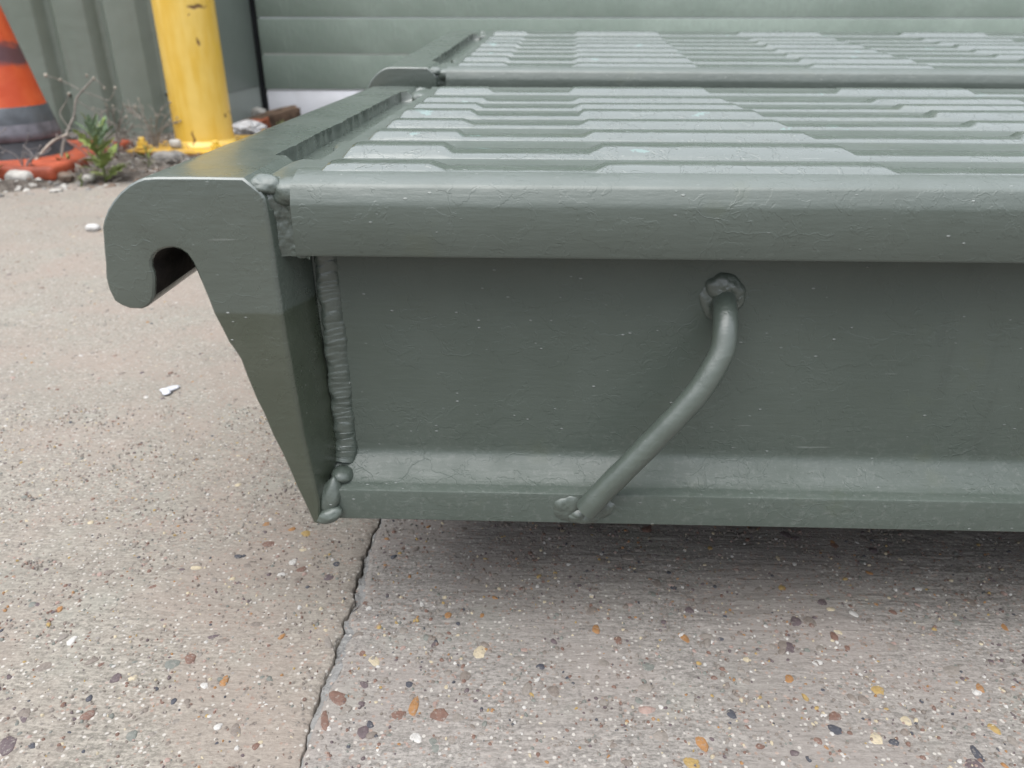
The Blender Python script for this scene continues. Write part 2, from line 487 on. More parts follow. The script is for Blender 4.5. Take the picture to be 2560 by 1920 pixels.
PW = [('grey_brown', 26), ('taupe', 32), ('red_brown', 12), ('plum', 7), ('ochre', 2.2), ('orange', 3), ('cream', 6), ('white', 6), ('navy', 3), ('grey_green', 10), ('pink', 5)]
keys = [k for k, _ in PW]; pw = np.array([x for _, x in PW], float); pw /= pw.sum()
def pebble_shape(seed):
    r = np.random.default_rng(100 + seed)
    n = 11
    a = np.linspace(0, 2 * math.pi, n, endpoint=False) + r.uniform(-0.12, 0.12, n)
    ph = r.uniform(0, 6.28, 3)
    rad = 0.92 + 0.13 * np.cos(2 * a + ph[0]) + 0.09 * np.cos(3 * a + ph[1]) + 0.05 * np.cos(5 * a + ph[2])
    V = [(0, 0, 1.0)]
    for q, h in ((0.62, 0.82), (0.95, 0.35), (1.02, -0.8)):
        V += [(q * rad[i] * math.cos(a[i]), q * rad[i] * math.sin(a[i]), h + r.uniform(-0.1, 0.1)) for i in range(n)]
    F = [(0, 1 + i, 1 + (i + 1) % n) for i in range(n)]
    for k in range(2):
        o = 1 + k * n
        F += [(o + i, o + n + i, o + n + (i + 1) % n, o + (i + 1) % n) for i in range(n)]
    return V, F
SH = [pebble_shape(i) for i in range(10)]
cache = {}
def pebble(parent, x, y, sx, sy, rz, kind, sh, hz):
    k = (sh, kind)
    if k not in cache:
        me = mesh('pebble', *SH[sh]); me.materials.append(PM[kind]); cache[k] = me
    o = bpy.data.objects.new('pebble', cache[k]); COL.objects.link(o)
    o.parent = parent
    z0 = float(0.0016 * fbm(x, y, 9, 3, 1 if parent is slabL else 21))
    o.location = (x, y, z0); o.rotation_euler = (0, 0, rz); o.scale = (sx, sy, hz)
    return o
# the ones that catch the eye, where they lie: x, y, length, width, turn, kind
NOTED = []
def on_ground(px, py, z=0.0):           # a photo point (2560 px wide) measured on the ground plane
    d = fwd + rr * ((px - 1280) / 1930) - uu * ((py - 960) / 1930)
    k = (z - 0.32) / d.z
    return d.x * k, d.y * k
for px, py, a, b, k in [(765, 1334, 18, 18, 'ochre'), (730, 1322, 14, 10, 'orange'), (758, 1374, 17, 9, 'cream'), (732, 1403, 13, 13, 'white'), (673, 1358, 30, 12, 'red_brown'),
        (665, 1310, 14, 12, 'orange'), (490, 1420, 18, 9, 'cream'), (595, 1390, 14, 9, 'navy'), (180, 1605, 13, 14, 'white'), (150, 1525, 10, 9, 'orange'), (475, 1645, 17, 15, 'red_brown'),
        (220, 1790, 18, 12, 'red_brown'), (20, 1865, 22, 22, 'plum'), (224, 1748, 9, 9, 'navy'), (434, 1753, 9, 8, 'navy'), (110, 1670, 22, 14, 'grey_brown'), (430, 1660, 20, 16, 'grey_green'),
        (845, 1745, 20, 24, 'red_brown'), (812, 1802, 12, 24, 'red_brown'), (908, 1830, 18, 14, 'plum'), (1100, 1788, 24, 20, 'red_brown'), (1035, 1765, 14, 24, 'orange'), (935, 1652, 16, 18, 'cream'),
        (1200, 1630, 20, 20, 'cream'), (1120, 1537, 12, 9, 'orange'), (1205, 1543, 11, 14, 'orange'), (1023, 1710, 10, 10, 'navy'), (910, 1712, 10, 12, 'plum'), (1490, 1578, 14, 15, 'orange'),
        (1712, 1600, 14, 14, 'orange'), (1352, 1668, 13, 9, 'navy'), (1955, 1470, 15, 11, 'ochre'), (2135, 1535, 12, 13, 'white'), (2510, 1568, 12, 16, 'orange'), (2195, 1725, 20, 12, 'ochre'),
        (1973, 1698, 14, 12, 'orange'), (1750, 1855, 14, 26, 'orange'), (2088, 1825, 16, 14, 'navy'), (2443, 1885, 12, 18, 'navy'), (2265, 1800, 16, 10, 'cream'), (2485, 1822, 13, 14, 'ochre'),
        (2190, 1848, 20, 14, 'cream'), (2235, 1855, 14, 8, 'navy'), (2025, 1555, 20, 18, 'grey_brown'), (1970, 1618, 22, 16, 'plum'), (2040, 1660, 26, 10, 'white'), (2380, 1675, 28, 16, 'taupe'),
        (1730, 1910, 18, 16, 'ochre'), (820, 1605, 12, 18, 'taupe'), (1545, 1605, 14, 12, 'red_brown'), (1040, 1845, 14, 14, 'white'), (2450, 1720, 12, 12, 'orange'), (2080, 1355, 12, 9, 'orange'),
        (1775, 1370, 10, 8, 'ochre'), (1945, 1395, 8, 9, 'cream'), (1480, 1530, 22, 12, 'grey_brown'), (1620, 1670, 16, 14, 'grey_green'), (640, 1560, 18, 10, 'grey_brown'), (385, 1470, 20, 8, 'red_brown'),
        (330, 1840, 16, 12, 'grey_green'), (60, 1790, 12, 22, 'plum'), (560, 1700, 12, 14, 'orange'), (510, 1712, 12, 9, 'white'), (332, 1697, 14, 7, 'cream')]:
    x, y = on_ground(px, py)
    s = 1 / 1930 * 0.42
    NOTED.append((x, y, a * s * 0.95, b * s * 1.25, random.uniform(0, 0.6), k))
n_obj = 0
for x, y, a, b, rz, k in NOTED:
    par = slabL if x < float(fCR(y)) else slabR
    pebble(par, x, y, a, b, rz, k, n_obj % 10, 0.0007); n_obj += 1
while n_obj < 298:
    x = rng.uniform(-0.33, 0.30); y = rng.uniform(0.235, 0.50)
    if abs(x) > 0.10 + y * 0.62: continue
    if float(fCR(y)) - 0.006 < x < float(fMO(y)) + 0.007: continue
    k = keys[rng.choice(len(keys), p=pw)]
    a = rng.uniform(0.0017, 0.0036) * (1.25 if k in ('grey_brown', 'taupe', 'plum', 'red_brown') else 0.85)
    par = slabL if x < float(fCR(y)) else slabR
    if par is slabL and rng.random() < 0.35: continue
    pebble(par, x, y, a, a * rng.uniform(0.5, 0.95), rng.uniform(0, 6.3), k, int(rng.integers(10)), rng.uniform(0.0004, 0.0011)); n_obj += 1
# the rest, too many to pick apart: one part per slab and colour set
def pebble_stuff(parent, n, box, size, side):
    per = {k: ([], []) for k in keys}
    pick = rng.choice(len(keys), n, p=pw)
    X = rng.uniform(box[0], box[1], n); Y = rng.uniform(box[2], box[3], n)
    fa, fb = fCR(Y) - 0.004, fMO(Y) + 0.003
    ok = (X < fa) if side < 0 else (X > fb)
    V = []; F = []; M = []
    A = rng.lognormal(0, 0.38, n) * size
    TH = rng.uniform(0, 6.28, n); AS = rng.uniform(0.5, 1, n); HZ = rng.uniform(0.00025, 0.0008, n); S = rng.integers(0, 10, n)
    Z0 = 0.0016 * fbm(X, Y, 9, 3, 1 if side < 0 else 21)
    for i in np.nonzero(ok)[0]:
        v, f = SH[S[i]]
        c, s_ = math.cos(TH[i]), math.sin(TH[i]); o = len(V)
        for q in v[:23]:
            u0, v0 = q[0] * A[i], q[1] * A[i] * AS[i]
            V.append((X[i] + c * u0 - s_ * v0, Y[i] + s_ * u0 + c * v0, Z0[i] + q[2] * HZ[i] - (0 if q[2] > 0.5 else 0.0006)))
        for g in f[:22]:
            F.append(tuple(j + o for j in g)); M.append(pick[i])
    me = mesh('pebble_scatter', V, F)
    for k in keys: me.materials.append(PM[k])
    me.polygons.foreach_set('material_index', M); me.update()
    o = bpy.data.objects.new('pebble_scatter', me); COL.objects.link(o); o.parent = parent; o['kind'] = 'stuff'
pebble_stuff(slabL, 8000, (-0.48, -0.10, 0.22, 0.62), 0.00095, -1)
pebble_stuff(slabL, 5500, (-1.35, -0.15, 0.60, 1.75), 0.0019, -1)
pebble_stuff(slabR, 11000, (-0.12, 0.36, 0.22, 0.62), 0.00105, 1)

# ------------------------------------------------------------------ the ramps
HOOK = [(-0.1335, 0.2584), (-0.150, 0.2586), (-0.166, 0.2585), (-0.1712, 0.2581), (-0.1745, 0.2570), (-0.1782, 0.2552), (-0.1831, 0.2518), (-0.1872, 0.2479), (-0.1905, 0.2441), (-0.193, 0.2399),
        (-0.1948, 0.236), (-0.1953, 0.2324), (-0.1964, 0.2257), (-0.1972, 0.2193), (-0.1985, 0.2128), (-0.1984, 0.2071), (-0.1969, 0.2014), (-0.1938, 0.1991), (-0.1902, 0.1977), (-0.1846, 0.1976),
        (-0.1818, 0.1988), (-0.1791, 0.201), (-0.1774, 0.2042), (-0.1763, 0.2086), (-0.1756, 0.212), (-0.1753, 0.2152), (-0.1758, 0.2182), (-0.1753, 0.2210), (-0.1738, 0.2234), (-0.1708, 0.2257),
        (-0.1676, 0.2268), (-0.1642, 0.2271), (-0.1611, 0.2262), (-0.1585, 0.2242), (-0.1566, 0.2206), (-0.1553, 0.2160), (-0.1539, 0.2098), (-0.1523, 0.2030), (-0.1508, 0.1955), (-0.1482, 0.188),
        (-0.1462, 0.1815), (-0.1441, 0.1777), (-0.1418, 0.1726), (-0.1401, 0.164), (-0.1371, 0.1512), (-0.1346, 0.1436), (-0.1316, 0.131), (-0.1284, 0.1214), (-0.126, 0.1126), (-0.1232, 0.1012),
        (-0.1206, 0.0925), (-0.1168, 0.0784), (-0.1138, 0.0776), (-0.1128, 0.080), (-0.1121, 0.0922), (-0.1140, 0.112), (-0.1161, 0.1326), (-0.1168, 0.1516), (-0.1182, 0.1832), (-0.1188, 0.2127),
        (-0.1187, 0.2312), (-0.1190, 0.2437), (-0.1190, 0.2492), (-0.1240, 0.2495), (-0.1335, 0.2493)]
Y0, Y1 = 0.335, 0.845
XE = 1.55
YM = 0.5 * (Y0 + Y1)

def hook_rail():
    n = len(HOOK)
    secs = [Y0, Y0 + 0.03, 0.3965] + list(np.linspace(0.399, 0.781, 110)) + [0.7835, Y1 - 0.03, Y1]
    rs = random.Random(5)
    V = []; F = []
    for k, y in enumerate(secs):
        for i, (x, z) in enumerate(HOOK):
            dx = 0
            if 55 <= i <= 61 and 0 < k < len(secs) - 1: dx = 0.0105
            dz = 0
            slot = 0.398 < y < 0.783
            if i in (0, n - 1):
                if slot:
                    dx = 0.0007 * float(fbm(y, 0.4, 45, 3, 12)) * 2 + 0.0004 * float(fbm(y, 0.4, 330, 2, 14 + i % 2)) * 2
                    if i == 0: dz = -0.0003 - 0.0007 * max(0, float(fbm(y, 0.7, 210, 2, 19))) * 2
                else:
                    dx, dz = (0.0058, 0.0) if i == 0 else (0.0128, 0.0030)
            if i == n - 2 and not slot: dx, dz = 0.0044, 0.0010
            V.append((x + dx, y, z + dz))
    for k in range(len(secs) - 1):
        for i in range(n):
            j = (i + 1) % n
            F.append((k * n + i, (k + 1) * n + i, (k + 1) * n + j, k * n + j))
    F.append(tuple(range(n))); F.append(tuple((len(secs) - 1) * n + i for i in range(n))[::-1])
    me = mesh('hook_rail', V, F)
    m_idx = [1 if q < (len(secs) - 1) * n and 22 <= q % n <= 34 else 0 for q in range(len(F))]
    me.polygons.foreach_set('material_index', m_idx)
    bm = bmesh.new(); bm.from_mesh(me); bmesh.ops.recalc_face_normals(bm, faces=bm.faces)
    es = [e for e in bm.edges if all(abs(v.co.y - Y0) < 1e-6 for v in e.verts) or all(abs(v.co.y - Y1) < 1e-6 for v in e.verts)]
    bmesh.ops.bevel(bm, geom=es, offset=0.0023, segments=3, profile=0.6, affect='EDGES', clamp_overlap=True)
    for f in bm.faces: f.smooth = True
    for e in bm.edges: e.smooth = len(e.link_faces) == 2 and e.calc_face_angle(0) < R(32)
    bm.to_mesh(me); bm.free()
    return me

def mir(prof):
    return [(2 * YM - a, b) for a, b in prof][::-1]

def deck_mesh():
    f = [(0.349, 0.2475), (0.347, 0.2440), (0.347, 0.2250), (0.346, 0.2234), (0.3372, 0.2234), (0.3357, 0.2239), (0.3351, 0.2251), (0.3350, 0.2462), (0.3352, 0.2474), (0.3358, 0.2490), (0.3378, 0.2538), (0.3384, 0.2547),
         (0.3395, 0.2555), (0.3450, 0.2573), (0.3505, 0.2589), (0.356, 0.2590), (0.3725, 0.2572)]
    prof = f + mir(f)
    return extrude_profile_x('deck_plate', prof, -0.1085, XE, [-0.1085, -0.0995] + list(np.linspace(-0.09, XE, 24)), ang=28)

RIBS = [(0.3605, 0.2596, 0.2618, 0.0130), (0.412, 0.2596, 0.2626, 0.0155), (0.474, 0.2592, 0.2616, 0.013), (0.530, 0.2592, 0.2616, 0.013), (0.582, 0.2596, 0.2626, 0.0155), (0.638, 0.2592, 0.2617, 0.013), (0.694, 0.2592, 0.2616, 0.013), (0.778, 0.2596, 0.2630, 0.016)]
EDGES = [-0.0485, -0.0435, 0.0265, 0.0315, 0.152, 0.157, 0.2735, 0.2785, 0.394, 0.399, 0.512, 0.517, 0.634, 0.639, 0.752, 0.757, 0.874, 0.879, 0.992, 0.997, 1.114, 1.119, 1.232, 1.237, 1.354, 1.359, 1.47]
def rib_mesh(yc, zl, zh, b, seed):
    r = random.Random(seed)
    st = [(-0.1005, 0.2566), (-0.0985, 0.2582), (-0.0955, zh - 0.0004), (-0.0935, zh)]
    up = True
    for i in range(0, len(EDGES) - 1, 2):
        a, c = EDGES[i] + r.uniform(-0.0012, 0.0012), EDGES[i + 1] + r.uniform(-0.0012, 0.0012)
        za, zb = (zh, zl) if up else (zl, zh)
        st += [(a - 0.0012, za), (a, za - 0.0002 if up else za + 0.0001), (c, zb + 0.0001 if up else zb - 0.0002), (c + 0.0012, zb)]
        up = not up
    st.append((XE - 0.003, st[-1][1]))
    # extra stations so the paint edge wobbles
    xs = []; zs = []
    for (x0, z0), (x1, z1) in zip(st[:-1], st[1:]):
        k = max(1, int((x1 - x0) / 0.009)) if x0 < 0.45 else 1
        for q in range(k):
            xs.append(x0 + (x1 - x0) * q / k); zs.append(z0 + (z1 - z0) * q / k)
    xs.append(st[-1][0]); zs.append(st[-1][1])
    rows = []
    zb = 0.2562
    for x, z in zip(xs, zs):
        h = z - 0.2572
        j = 0.00034
        g = lambda: r.uniform(-j, j)
        y0 = yc - b
        ys_ = y0 + max(h - 0.0011, 0.0001) * 1.75
        yb = max(yc + 0.42 * b, ys_ + 0.0062)
        rows.append([(x, y0 - 0.0012, zb), (x, y0, zb + 0.0010), (x, y0 + 0.45 * (ys_ - y0), zb + 0.0010 + 0.45 * (z - 0.0011 - zb - 0.001)), (x, ys_ + g(), z - 0.0011), (x, ys_ + 0.0012 + g(), z - 0.00062), (x, ys_ + 0.0028, z - 0.00024 + 0.2 * g()),
                     (x, ys_ + 0.0048, z - 0.00004), (x, 0.5 * (ys_ + 0.0048 + yb), z), (x, yb, z - 0.0002), (x, yb + 0.0010, z - 0.0009), (x, yb + 0.0042, zb + 0.0008), (x, yb + 0.0052, zb)])
    me = grid_mesh('tread_rib', rows, flip=True)
    return auto_smooth(me, 50)

def beam_mesh():
    fr = [(0.3410, 0.0783), (0.3410, 0.0948), (0.3413, 0.0957), (0.3423, 0.0962), (0.3466, 0.0968), (0.3478, 0.0972), (0.3510, 0.0994), (0.3540, 0.1017), (0.3565, 0.1037), (0.3585, 0.1054), (0.3602, 0.1072), (0.3610, 0.1087), (0.3614, 0.1103), (0.3615, 0.113)]
    inn = [(0.3687 + (0.3615 - a), b) for a, b in fr][::-1]
    prof = fr + [(0.3615, 0.2470), (0.3687, 0.2470)] + inn + [(0.3880, 0.0774), (0.3420, 0.0774)]
    return prof

def weld_strip(name, path, rad, normal_mid, pitch=0.0052, sides=14, seed=0):
    """stacked-dime weld bead: path (n,3), bead bulges along normal_mid"""
    P = smooth_path(path, 90 * (len(path) - 1))
    n = len(P)
    T = np.gradient(P, axis=0); L = np.concatenate([[0], np.cumsum(np.linalg.norm(np.diff(P, axis=0), axis=1))])
    T /= np.linalg.norm(T, axis=1)[:, None]
    N = np.array(normal_mid, float); N /= np.linalg.norm(N)
    rows = []
    for i in range(n):
        Nn = N - T[i] * (N @ T[i]); Nn /= np.linalg.norm(Nn)
        B = np.cross(T[i], Nn)
        row = []
        for k in range(sides + 1):
            a = -1.75 + 3.5 * k / sides
            s = L[i] / pitch - 0.9 * (a / 1.75) ** 2 + 1.6 * float(vnoise(L[i] * 90, 0.5, seed)) + 0.5 * float(vnoise(L[i] * 300, a, seed + 9)) 
            ph = s - math.floor(s)
            rip = (1 - ph) ** 0.7
            wob = 1 + 0.26 * float(vnoise(L[i] * 160, a * 0.8, seed + 3)) + 0.14 * float(vnoise(L[i] * 420, a * 2, seed + 5))
            rr_ = rad * wob * (0.90 + 0.12 * rip * math.cos(a * 0.8))
            row.append(P[i] + Nn * (rr_ * 0.72 * math.cos(a)) + B * (rr_ * 1.30 * math.sin(a)))
        rows.append(row)
    return grid_mesh(name, rows)

ROD = [(0.0911, 0.3640, 0.1988), (0.0905, 0.3535, 0.1926), (0.0900, 0.3475, 0.1861), (0.0887, 0.3430, 0.1776), (0.0844, 0.3398, 0.1685), (0.0789, 0.3375, 0.1589), (0.0720, 0.3360, 0.1496), (0.0645, 0.3352, 0.1398), (0.0543, 0.3347, 0.1268), (0.0438, 0.3345, 0.1135), (0.0330, 0.3347, 0.0994), (0.0272, 0.3352, 0.0905)]

def make_ramp(label):
    root = empty('vehicle_ramp', (0, 0, 0), label, 'ramp', 'pair of green steel vehicle ramps')
    me_ = hook_rail()
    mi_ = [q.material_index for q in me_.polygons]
    rail = link('hook_rail', me_, root, [PAINT_RAIL, SHADED_BARE])
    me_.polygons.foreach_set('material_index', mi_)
    deck = link('deck_plate', deck_mesh(), root, PAINT_SKIRT)
    for i, (yc, zl, zh, b) in enumerate(RIBS):
        link('tread_rib', rib_mesh(yc, zl, zh, b, 40 + i), deck, PAINT_DECK)
    bp = beam_mesh()
    link('side_beam', extrude_profile_x('side_beam', bp, -0.1165, XE, [-0.1165] + list(np.linspace(-0.10, XE, 20)), ang=30), root, PAINT_WEB)
    link('side_beam', extrude_profile_x('side_beam', mir(bp), -0.1165, XE, ang=30), root, PAINT_WEB)
    # welds at the near corner
    link('weld_bead', weld_strip('weld_bead', [(-0.1026, 0.3618, 0.2440), (-0.1023, 0.3618, 0.215), (-0.1020, 0.3618, 0.18), (-0.1018, 0.3616, 0.14), (-0.1020, 0.3606, 0.118), (-0.1022, 0.3588, 0.107), (-0.1026, 0.3570, 0.1035)], 0.0050, (0.35, -0.9, 0.1), 0.0034, seed=2), root, PAINT_WELD)
    link('weld_bead', blob_me('weld_bead', (-0.1030, 0.3520, 0.0985), (0.0062, 0.0085, 0.0048), 0.08, 4, 1.4, 12, rot=(-0.30, 0, 0)), root, PAINT_WELD)
    link('weld_bead', blob_me('weld_bead', (-0.1082, 0.3425, 0.0905), (0.0060, 0.0055, 0.0115), 0.08, 4, 1.4, 4, rot=(-0.20, 0.28, 0)), root, PAINT_WELD)
    link('weld_bead', blob_me('weld_bead', (-0.1090, 0.3385, 0.0818), (0.0078, 0.0050, 0.0046), 0.07, 4, 1.2, 9, rot=(0, -0.40, 0)), root, PAINT_WELD)
    U, Wg = np.meshgrid(np.linspace(0, 1, 40), np.linspace(0, 1, 60), indexing='ij')
    xx = -0.1198 + 0.0175 * U
    zz = 0.2222 + 0.0345 * Wg
    yy = 0.3380 - 0.0026 * U + 0.0033 * np.clip((zz - 0.2475) / 0.0073, 0, 1) + 0.0110 * np.clip((zz - 0.2546) / 0.0040, 0, 1) + 0.0042 * np.sin(np.pi * np.clip(U * 0.98 + 0.01, 0, 1)) ** 0.9 * (1.0 - 0.72 * np.clip((Wg - 0.55) / 0.45, 0, 1) ** 1.3) + (0.0014 * fbm(xx, zz, 170, 4, 71) + 0.0004 * fbm(xx, zz, 700, 3, 75)) * np.clip((1 - U) * 6, 0, 1)
    xx = xx + 0.0006 * fbm(zz, zz * 0, 300, 2, 77)
    link('fillet_weld', grid_mesh('fillet_weld', np.stack([xx, yy, zz], -1)), root, PAINT_WELD)
    link('weld_bead', blob_me('weld_bead', (-0.1055, 0.3440, 0.2232), (0.0050, 0.0060, 0.0019), 0.08, 3, 1.2, 15, rot=(0, -0.25, 0)), root, PAINT_WELD)
    # fillers between rail and deck ends
    for sgn in (0, 1):
        f = lambda y: y if sgn == 0 else 2 * YM - y
        link('corner_weld', blob_me('corner_weld', (-0.1110, f(0.3720), 0.2508), (0.0145, 0.0290, 0.0068), 0.06, 4, 2.2, 17 + sgn, power=4.0), root, PAINT_WELD)
        link('corner_weld', blob_me('corner_weld', (-0.1218, f(0.3435), 0.2535), (0.0088, 0.0078, 0.0048), 0.12, 4, 1.8, 23 + sgn), root, PAINT_WELD)
        link('corner_weld', blob_me('corner_weld', (-0.1085, f(0.3505), 0.2502), (0.0135, 0.0130, 0.0068), 0.06, 4, 2.0, 29 + sgn, power=2.6), root, PAINT_WELD)
    link('corner_weld', blob_me('corner_weld', (-0.1115, 0.470, 0.2498), (0.0095, 0.018, 0.0042), 0.12, 3, 2.0, 33, power=2.8), root, PAINT_WELD)
    link('corner_weld', blob_me('corner_weld', (-0.1075, 0.600, 0.2498), (0.0070, 0.020, 0.0038), 0.16, 3, 2.0, 36, power=2.6), root, PAINT_WELD)
    # handle rod with its welded ends
    P = smooth_path(ROD, 66)
    rad = 0.0060 + 0.0003 * np.array([float(vnoise(i * 0.35, 0.2, 5)) for i in range(len(P))])
    V, F = tube_vf(P, rad, 22)
    rod = link('handle_rod', auto_smooth(mesh('handle_rod', V, F), 50), root, PAINT_WELD)
    def flat_blob(name, cx, cz, rx, rz, y0, hgt, seed, rotv):
        n1, n2 = 14, 44
        rows = []
        for i in range(n1 + 1):
            q = i / n1
            row = []
            for k in range(n2):
                a_ = 2 * math.pi * k / n2
                rad_ = q * (1 + 0.30 * float(fbm(math.cos(a_) * 1.1 + 3, math.sin(a_) * 1.1, 1.0, 3, seed)))
                u_, w_ = rx * rad_ * math.cos(a_), rz * rad_ * math.sin(a_)
                u_, w_ = u_ * math.cos(rotv) - w_ * math.sin(rotv), u_ * math.sin(rotv) + w_ * math.cos(rotv)
                hh = hgt * (1 - q ** 2.6) ** 0.6 * (1 + 0.35 * float(fbm(u_ * 260, w_ * 260, 1.0, 3, seed + 4)))
                row.append((cx + u_, y0 - hh, cz + w_))
            rows.append(row)
        return grid_mesh(name, rows, wrap_v=True, flip=True)
    for cx, cz, rx, rz, y0, hg, sd_, ro in [(0.0907, 0.2026, 0.0100, 0.0085, 0.3620, 0.0044, 41, -0.3), (0.0858, 0.1950, 0.0066, 0.0095, 0.3620, 0.0024, 47, 0.4), (0.0968, 0.1978, 0.0048, 0.0075, 0.3620, 0.0030, 52, 0.0)]:
        link('weld_collar', flat_blob('weld_collar', cx, cz, rx, rz, y0, hg, sd_, ro), rod, PAINT_WELD)
    for cx, cz, rx, rz, y0, hg, sd_, ro in [(0.0180, 0.0872, 0.0078, 0.0080, 0.3415, 0.0024, 55, 0.2), (0.0345, 0.0868, 0.0085, 0.0060, 0.3415, 0.0026, 60, 0.5), (0.0262, 0.0830, 0.0100, 0.0052, 0.3415, 0.0042, 63, 0)]:
        link('weld_collar', flat_blob('weld_collar', cx, cz, rx, rz, y0, hg, sd_, ro), rod, PAINT_WELD)
    return root

ramp = make_ramp('green painted steel ramp in front with bent handle rod on its side')

def copy_tree(o, parent=None):
    c = o.copy(); COL.objects.link(c); c.parent = parent
    for ch in list(o.children): copy_tree(ch, c)
    return c
ramp2 = copy_tree(ramp)
ramp2['label'] = 'green painted steel ramp behind, next to the shutter door, tilted slightly up at the back'
# placed by its own near left corner
o_loc = Vector((-0.1, 0.335, 0.2605))
Rm = Euler((R(3.4), R(0.1), R(-2.2)), 'XYZ').to_matrix()
ramp2.rotation_euler = (R(3.4), R(0.1), R(-2.2))
ramp2.location = Vector((-0.092, 0.878, 0.2765)) - Rm @ o_loc

# ------------------------------------------------------------------ the building
CLAD = NT('cladding'); v = CLAD.co()
c = CLAD.mix(CLAD.ramp(CLAD.noise(v, 3.5, 5), 0.35, 0.65), (0.235, 0.275, 0.222), (0.275, 0.315, 0.262))
c = CLAD.mix(CLAD.ramp(CLAD.noise(CLAD.co(scale=(1, 1, 0.12)), 30, 4), 0.55, 0.75, 0, 0.35), c, (0.21, 0.218, 0.18))
CLAD = CLAD.out(c, 0.42, CLAD.bump(CLAD.math('MULTIPLY', CLAD.noise(v, 25, 3), 0.0016)), 0.4)
FLASH = plain('jamb_flashing', (0.35, 0.41, 0.36), 0.45, 0.4, 20, 0.002, 0.06, 5)
KICK = plain('jamb_kick_plate', (0.48, 0.53, 0.48), 0.5, 0.4, 20, 0.002, 0.06, 5)
BLACK = plain('door_guide_rubber', (0.016, 0.019, 0.022), 0.6, 0.3)
DOOR = NT('door_panel'); v = DOOR.co()
st = DOOR.noise(DOOR.co(scale=(1.0, 1, 0.35)), 95, 4, 0.6)
c = DOOR.mix(DOOR.ramp(DOOR.noise(v, 2.2, 4), 0.4, 0.62), (0.36, 0.45, 0.375), (0.46, 0.56, 0.475))
c = DOOR.mix(DOOR.ramp(st, 0.42, 0.66, 0, 0.5), c, (0.39, 0.46, 0.40))
DOOR = DOOR.out(c, 0.5, DOOR.bump(DOOR.math('MULTIPLY', st, 0.0022)), 0.4)
SEAL = plain('door_bottom_rail', (1.8, 1.81, 1.88), 0.45, 0.4, 30, 0.001, 0.04, 3)

wall = empty('cladding_wall', (-1.2, 2.34, 0), 'sage green corrugated metal wall behind the cone and yellow post', 'wall')
def wpart(name, me, mat, par=None):
    o = link(name, me, par or wall, mat); o.location = -Vector(wall.location) if par is None else (0, 0, 0); return o
YW, DV = 2.33, 0.030
xs_ = []
x = -1.119
k = 0
while x > -5:
    xs_ = [(x - 0.087, YW), (x, YW), (x + 0.021, YW + DV), (x + 0.021 + 0.0165, YW + DV)] + xs_
    x -= 0.1455; k += 1
prof = xs_[:-1] + [(-0.944, YW + DV)]
V = []; F = []
n = len(prof)
for z in (-0.01, 0.004, 1.95):
    V += [(a, b, z) for a, b in prof]
for s in range(2):
    for i in range(n - 1): F.append((s * n + i, s * n + i + 1, (s + 1) * n + i + 1, (s + 1) * n + i))
me = mesh('cladding_sheet', V, F); bevel_me(me, 0.004, 2, 20)
wpart('cladding_sheet', me, CLAD)
wpart('jamb_flashing', box_me('jamb_flashing', (-0.9455, 2.555, 1.035), (0.004, 0.202, 0.915), 0.002), FLASH)
wpart('kick_plate', box_me('kick_plate', (-0.9475, 2.555, 0.0595), (0.004, 0.202, 0.060), 0.0), KICK)
for (sx, sz) in [(-1.368, 0.123), (-1.0795, 0.126)]:
    V, F = tube_vf([(sx, 2.3560, sz), (sx, 2.3500, sz), (sx, 2.3480, sz)], [0.008, 0.008, 0.006], 10)
    a = wpart('screw_washer', mesh('screw_washer', V, F), FLASH)
    V, F = tube_vf([(sx, 2.349, sz), (sx, 2.341, sz)], 0.0048, 6)
    wpart('screw_head', mesh('screw_head', V, F), BLACK)
# wall over the door
V, F = box_vf((1.4, 2.36, 1.86), (2.33, 0.03, 0.09))
wpart('lintel_cladding', mesh('lintel_cladding', V, F, False), CLAD)

door = empty('sectional_door', (1.3, 2.75, 0), 'sage green horizontally panelled door with white bottom rail behind the ramps', 'door')
def dpart(name, me, mat):
    o = link(name, me, door, mat); o.location = -Vector(door.location); return o
zb = 0.1075
pm = None
H_P = 0.1095
for i in range(16):
    if pm is None:
        V, F = box_vf((1.35, 0.02, H_P / 2), (2.275, 0.02, H_P / 2 - 0.0012))
        pm = mesh('door_panel', V, F, False); bevel_me(pm, 0.0019, 3)
    o = dpart('door_panel', pm, DOOR)
    o.location = Vector((0, 2.75, zb + i * H_P)) - Vector(door.location)
dpart('bottom_rail', box_me('bottom_rail', (1.35, 2.772, 0.0575), (2.275, 0.018, 0.0480), 0.003), SEAL)
dpart('bottom_seal', box_me('bottom_seal', (1.35, 2.774, 0.0045), (2.275, 0.014, 0.005), 0.002), BLACK)
dpart('door_guide', box_me('door_guide', (-0.9360, 2.772, 0.93), (0.0050, 0.03, 0.93), 0.002), BLACK)

# ------------------------------------------------------------------ weed strip at the wall foot
def soil_h(X, Y):
    e = 1.625 + 0.55 * np.clip(X + 0.93, -0.35, 0.22) + 0.05 * fbm(X, Y * 0, 7, 3, 31)
    t = np.clip((Y - e) / 0.10, 0, 1); t = t * t * (3 - 2 * t)
    return -0.012 + t * (0.020 + 0.016 * fbm(X, Y, 9, 4, 32) + 0.010 * fbm(X, Y, 45, 3, 33))
gx = np.concatenate([np.linspace(-4, -1.75, 20)[:-1], np.arange(-1.75, -0.35, 0.008), np.linspace(-0.35, 4, 40)])
gy = np.arange(1.38, 2.80, 0.008)
GX, GY = np.meshgrid(gx, gy, indexing='ij')
SOIL = NT('soil'); v = SOIL.co()
c = SOIL.mix(SOIL.ramp(SOIL.noise(v, 40, 5, 0.65), 0.35, 0.65), (0.10, 0.083, 0.07), (0.21, 0.18, 0.15))
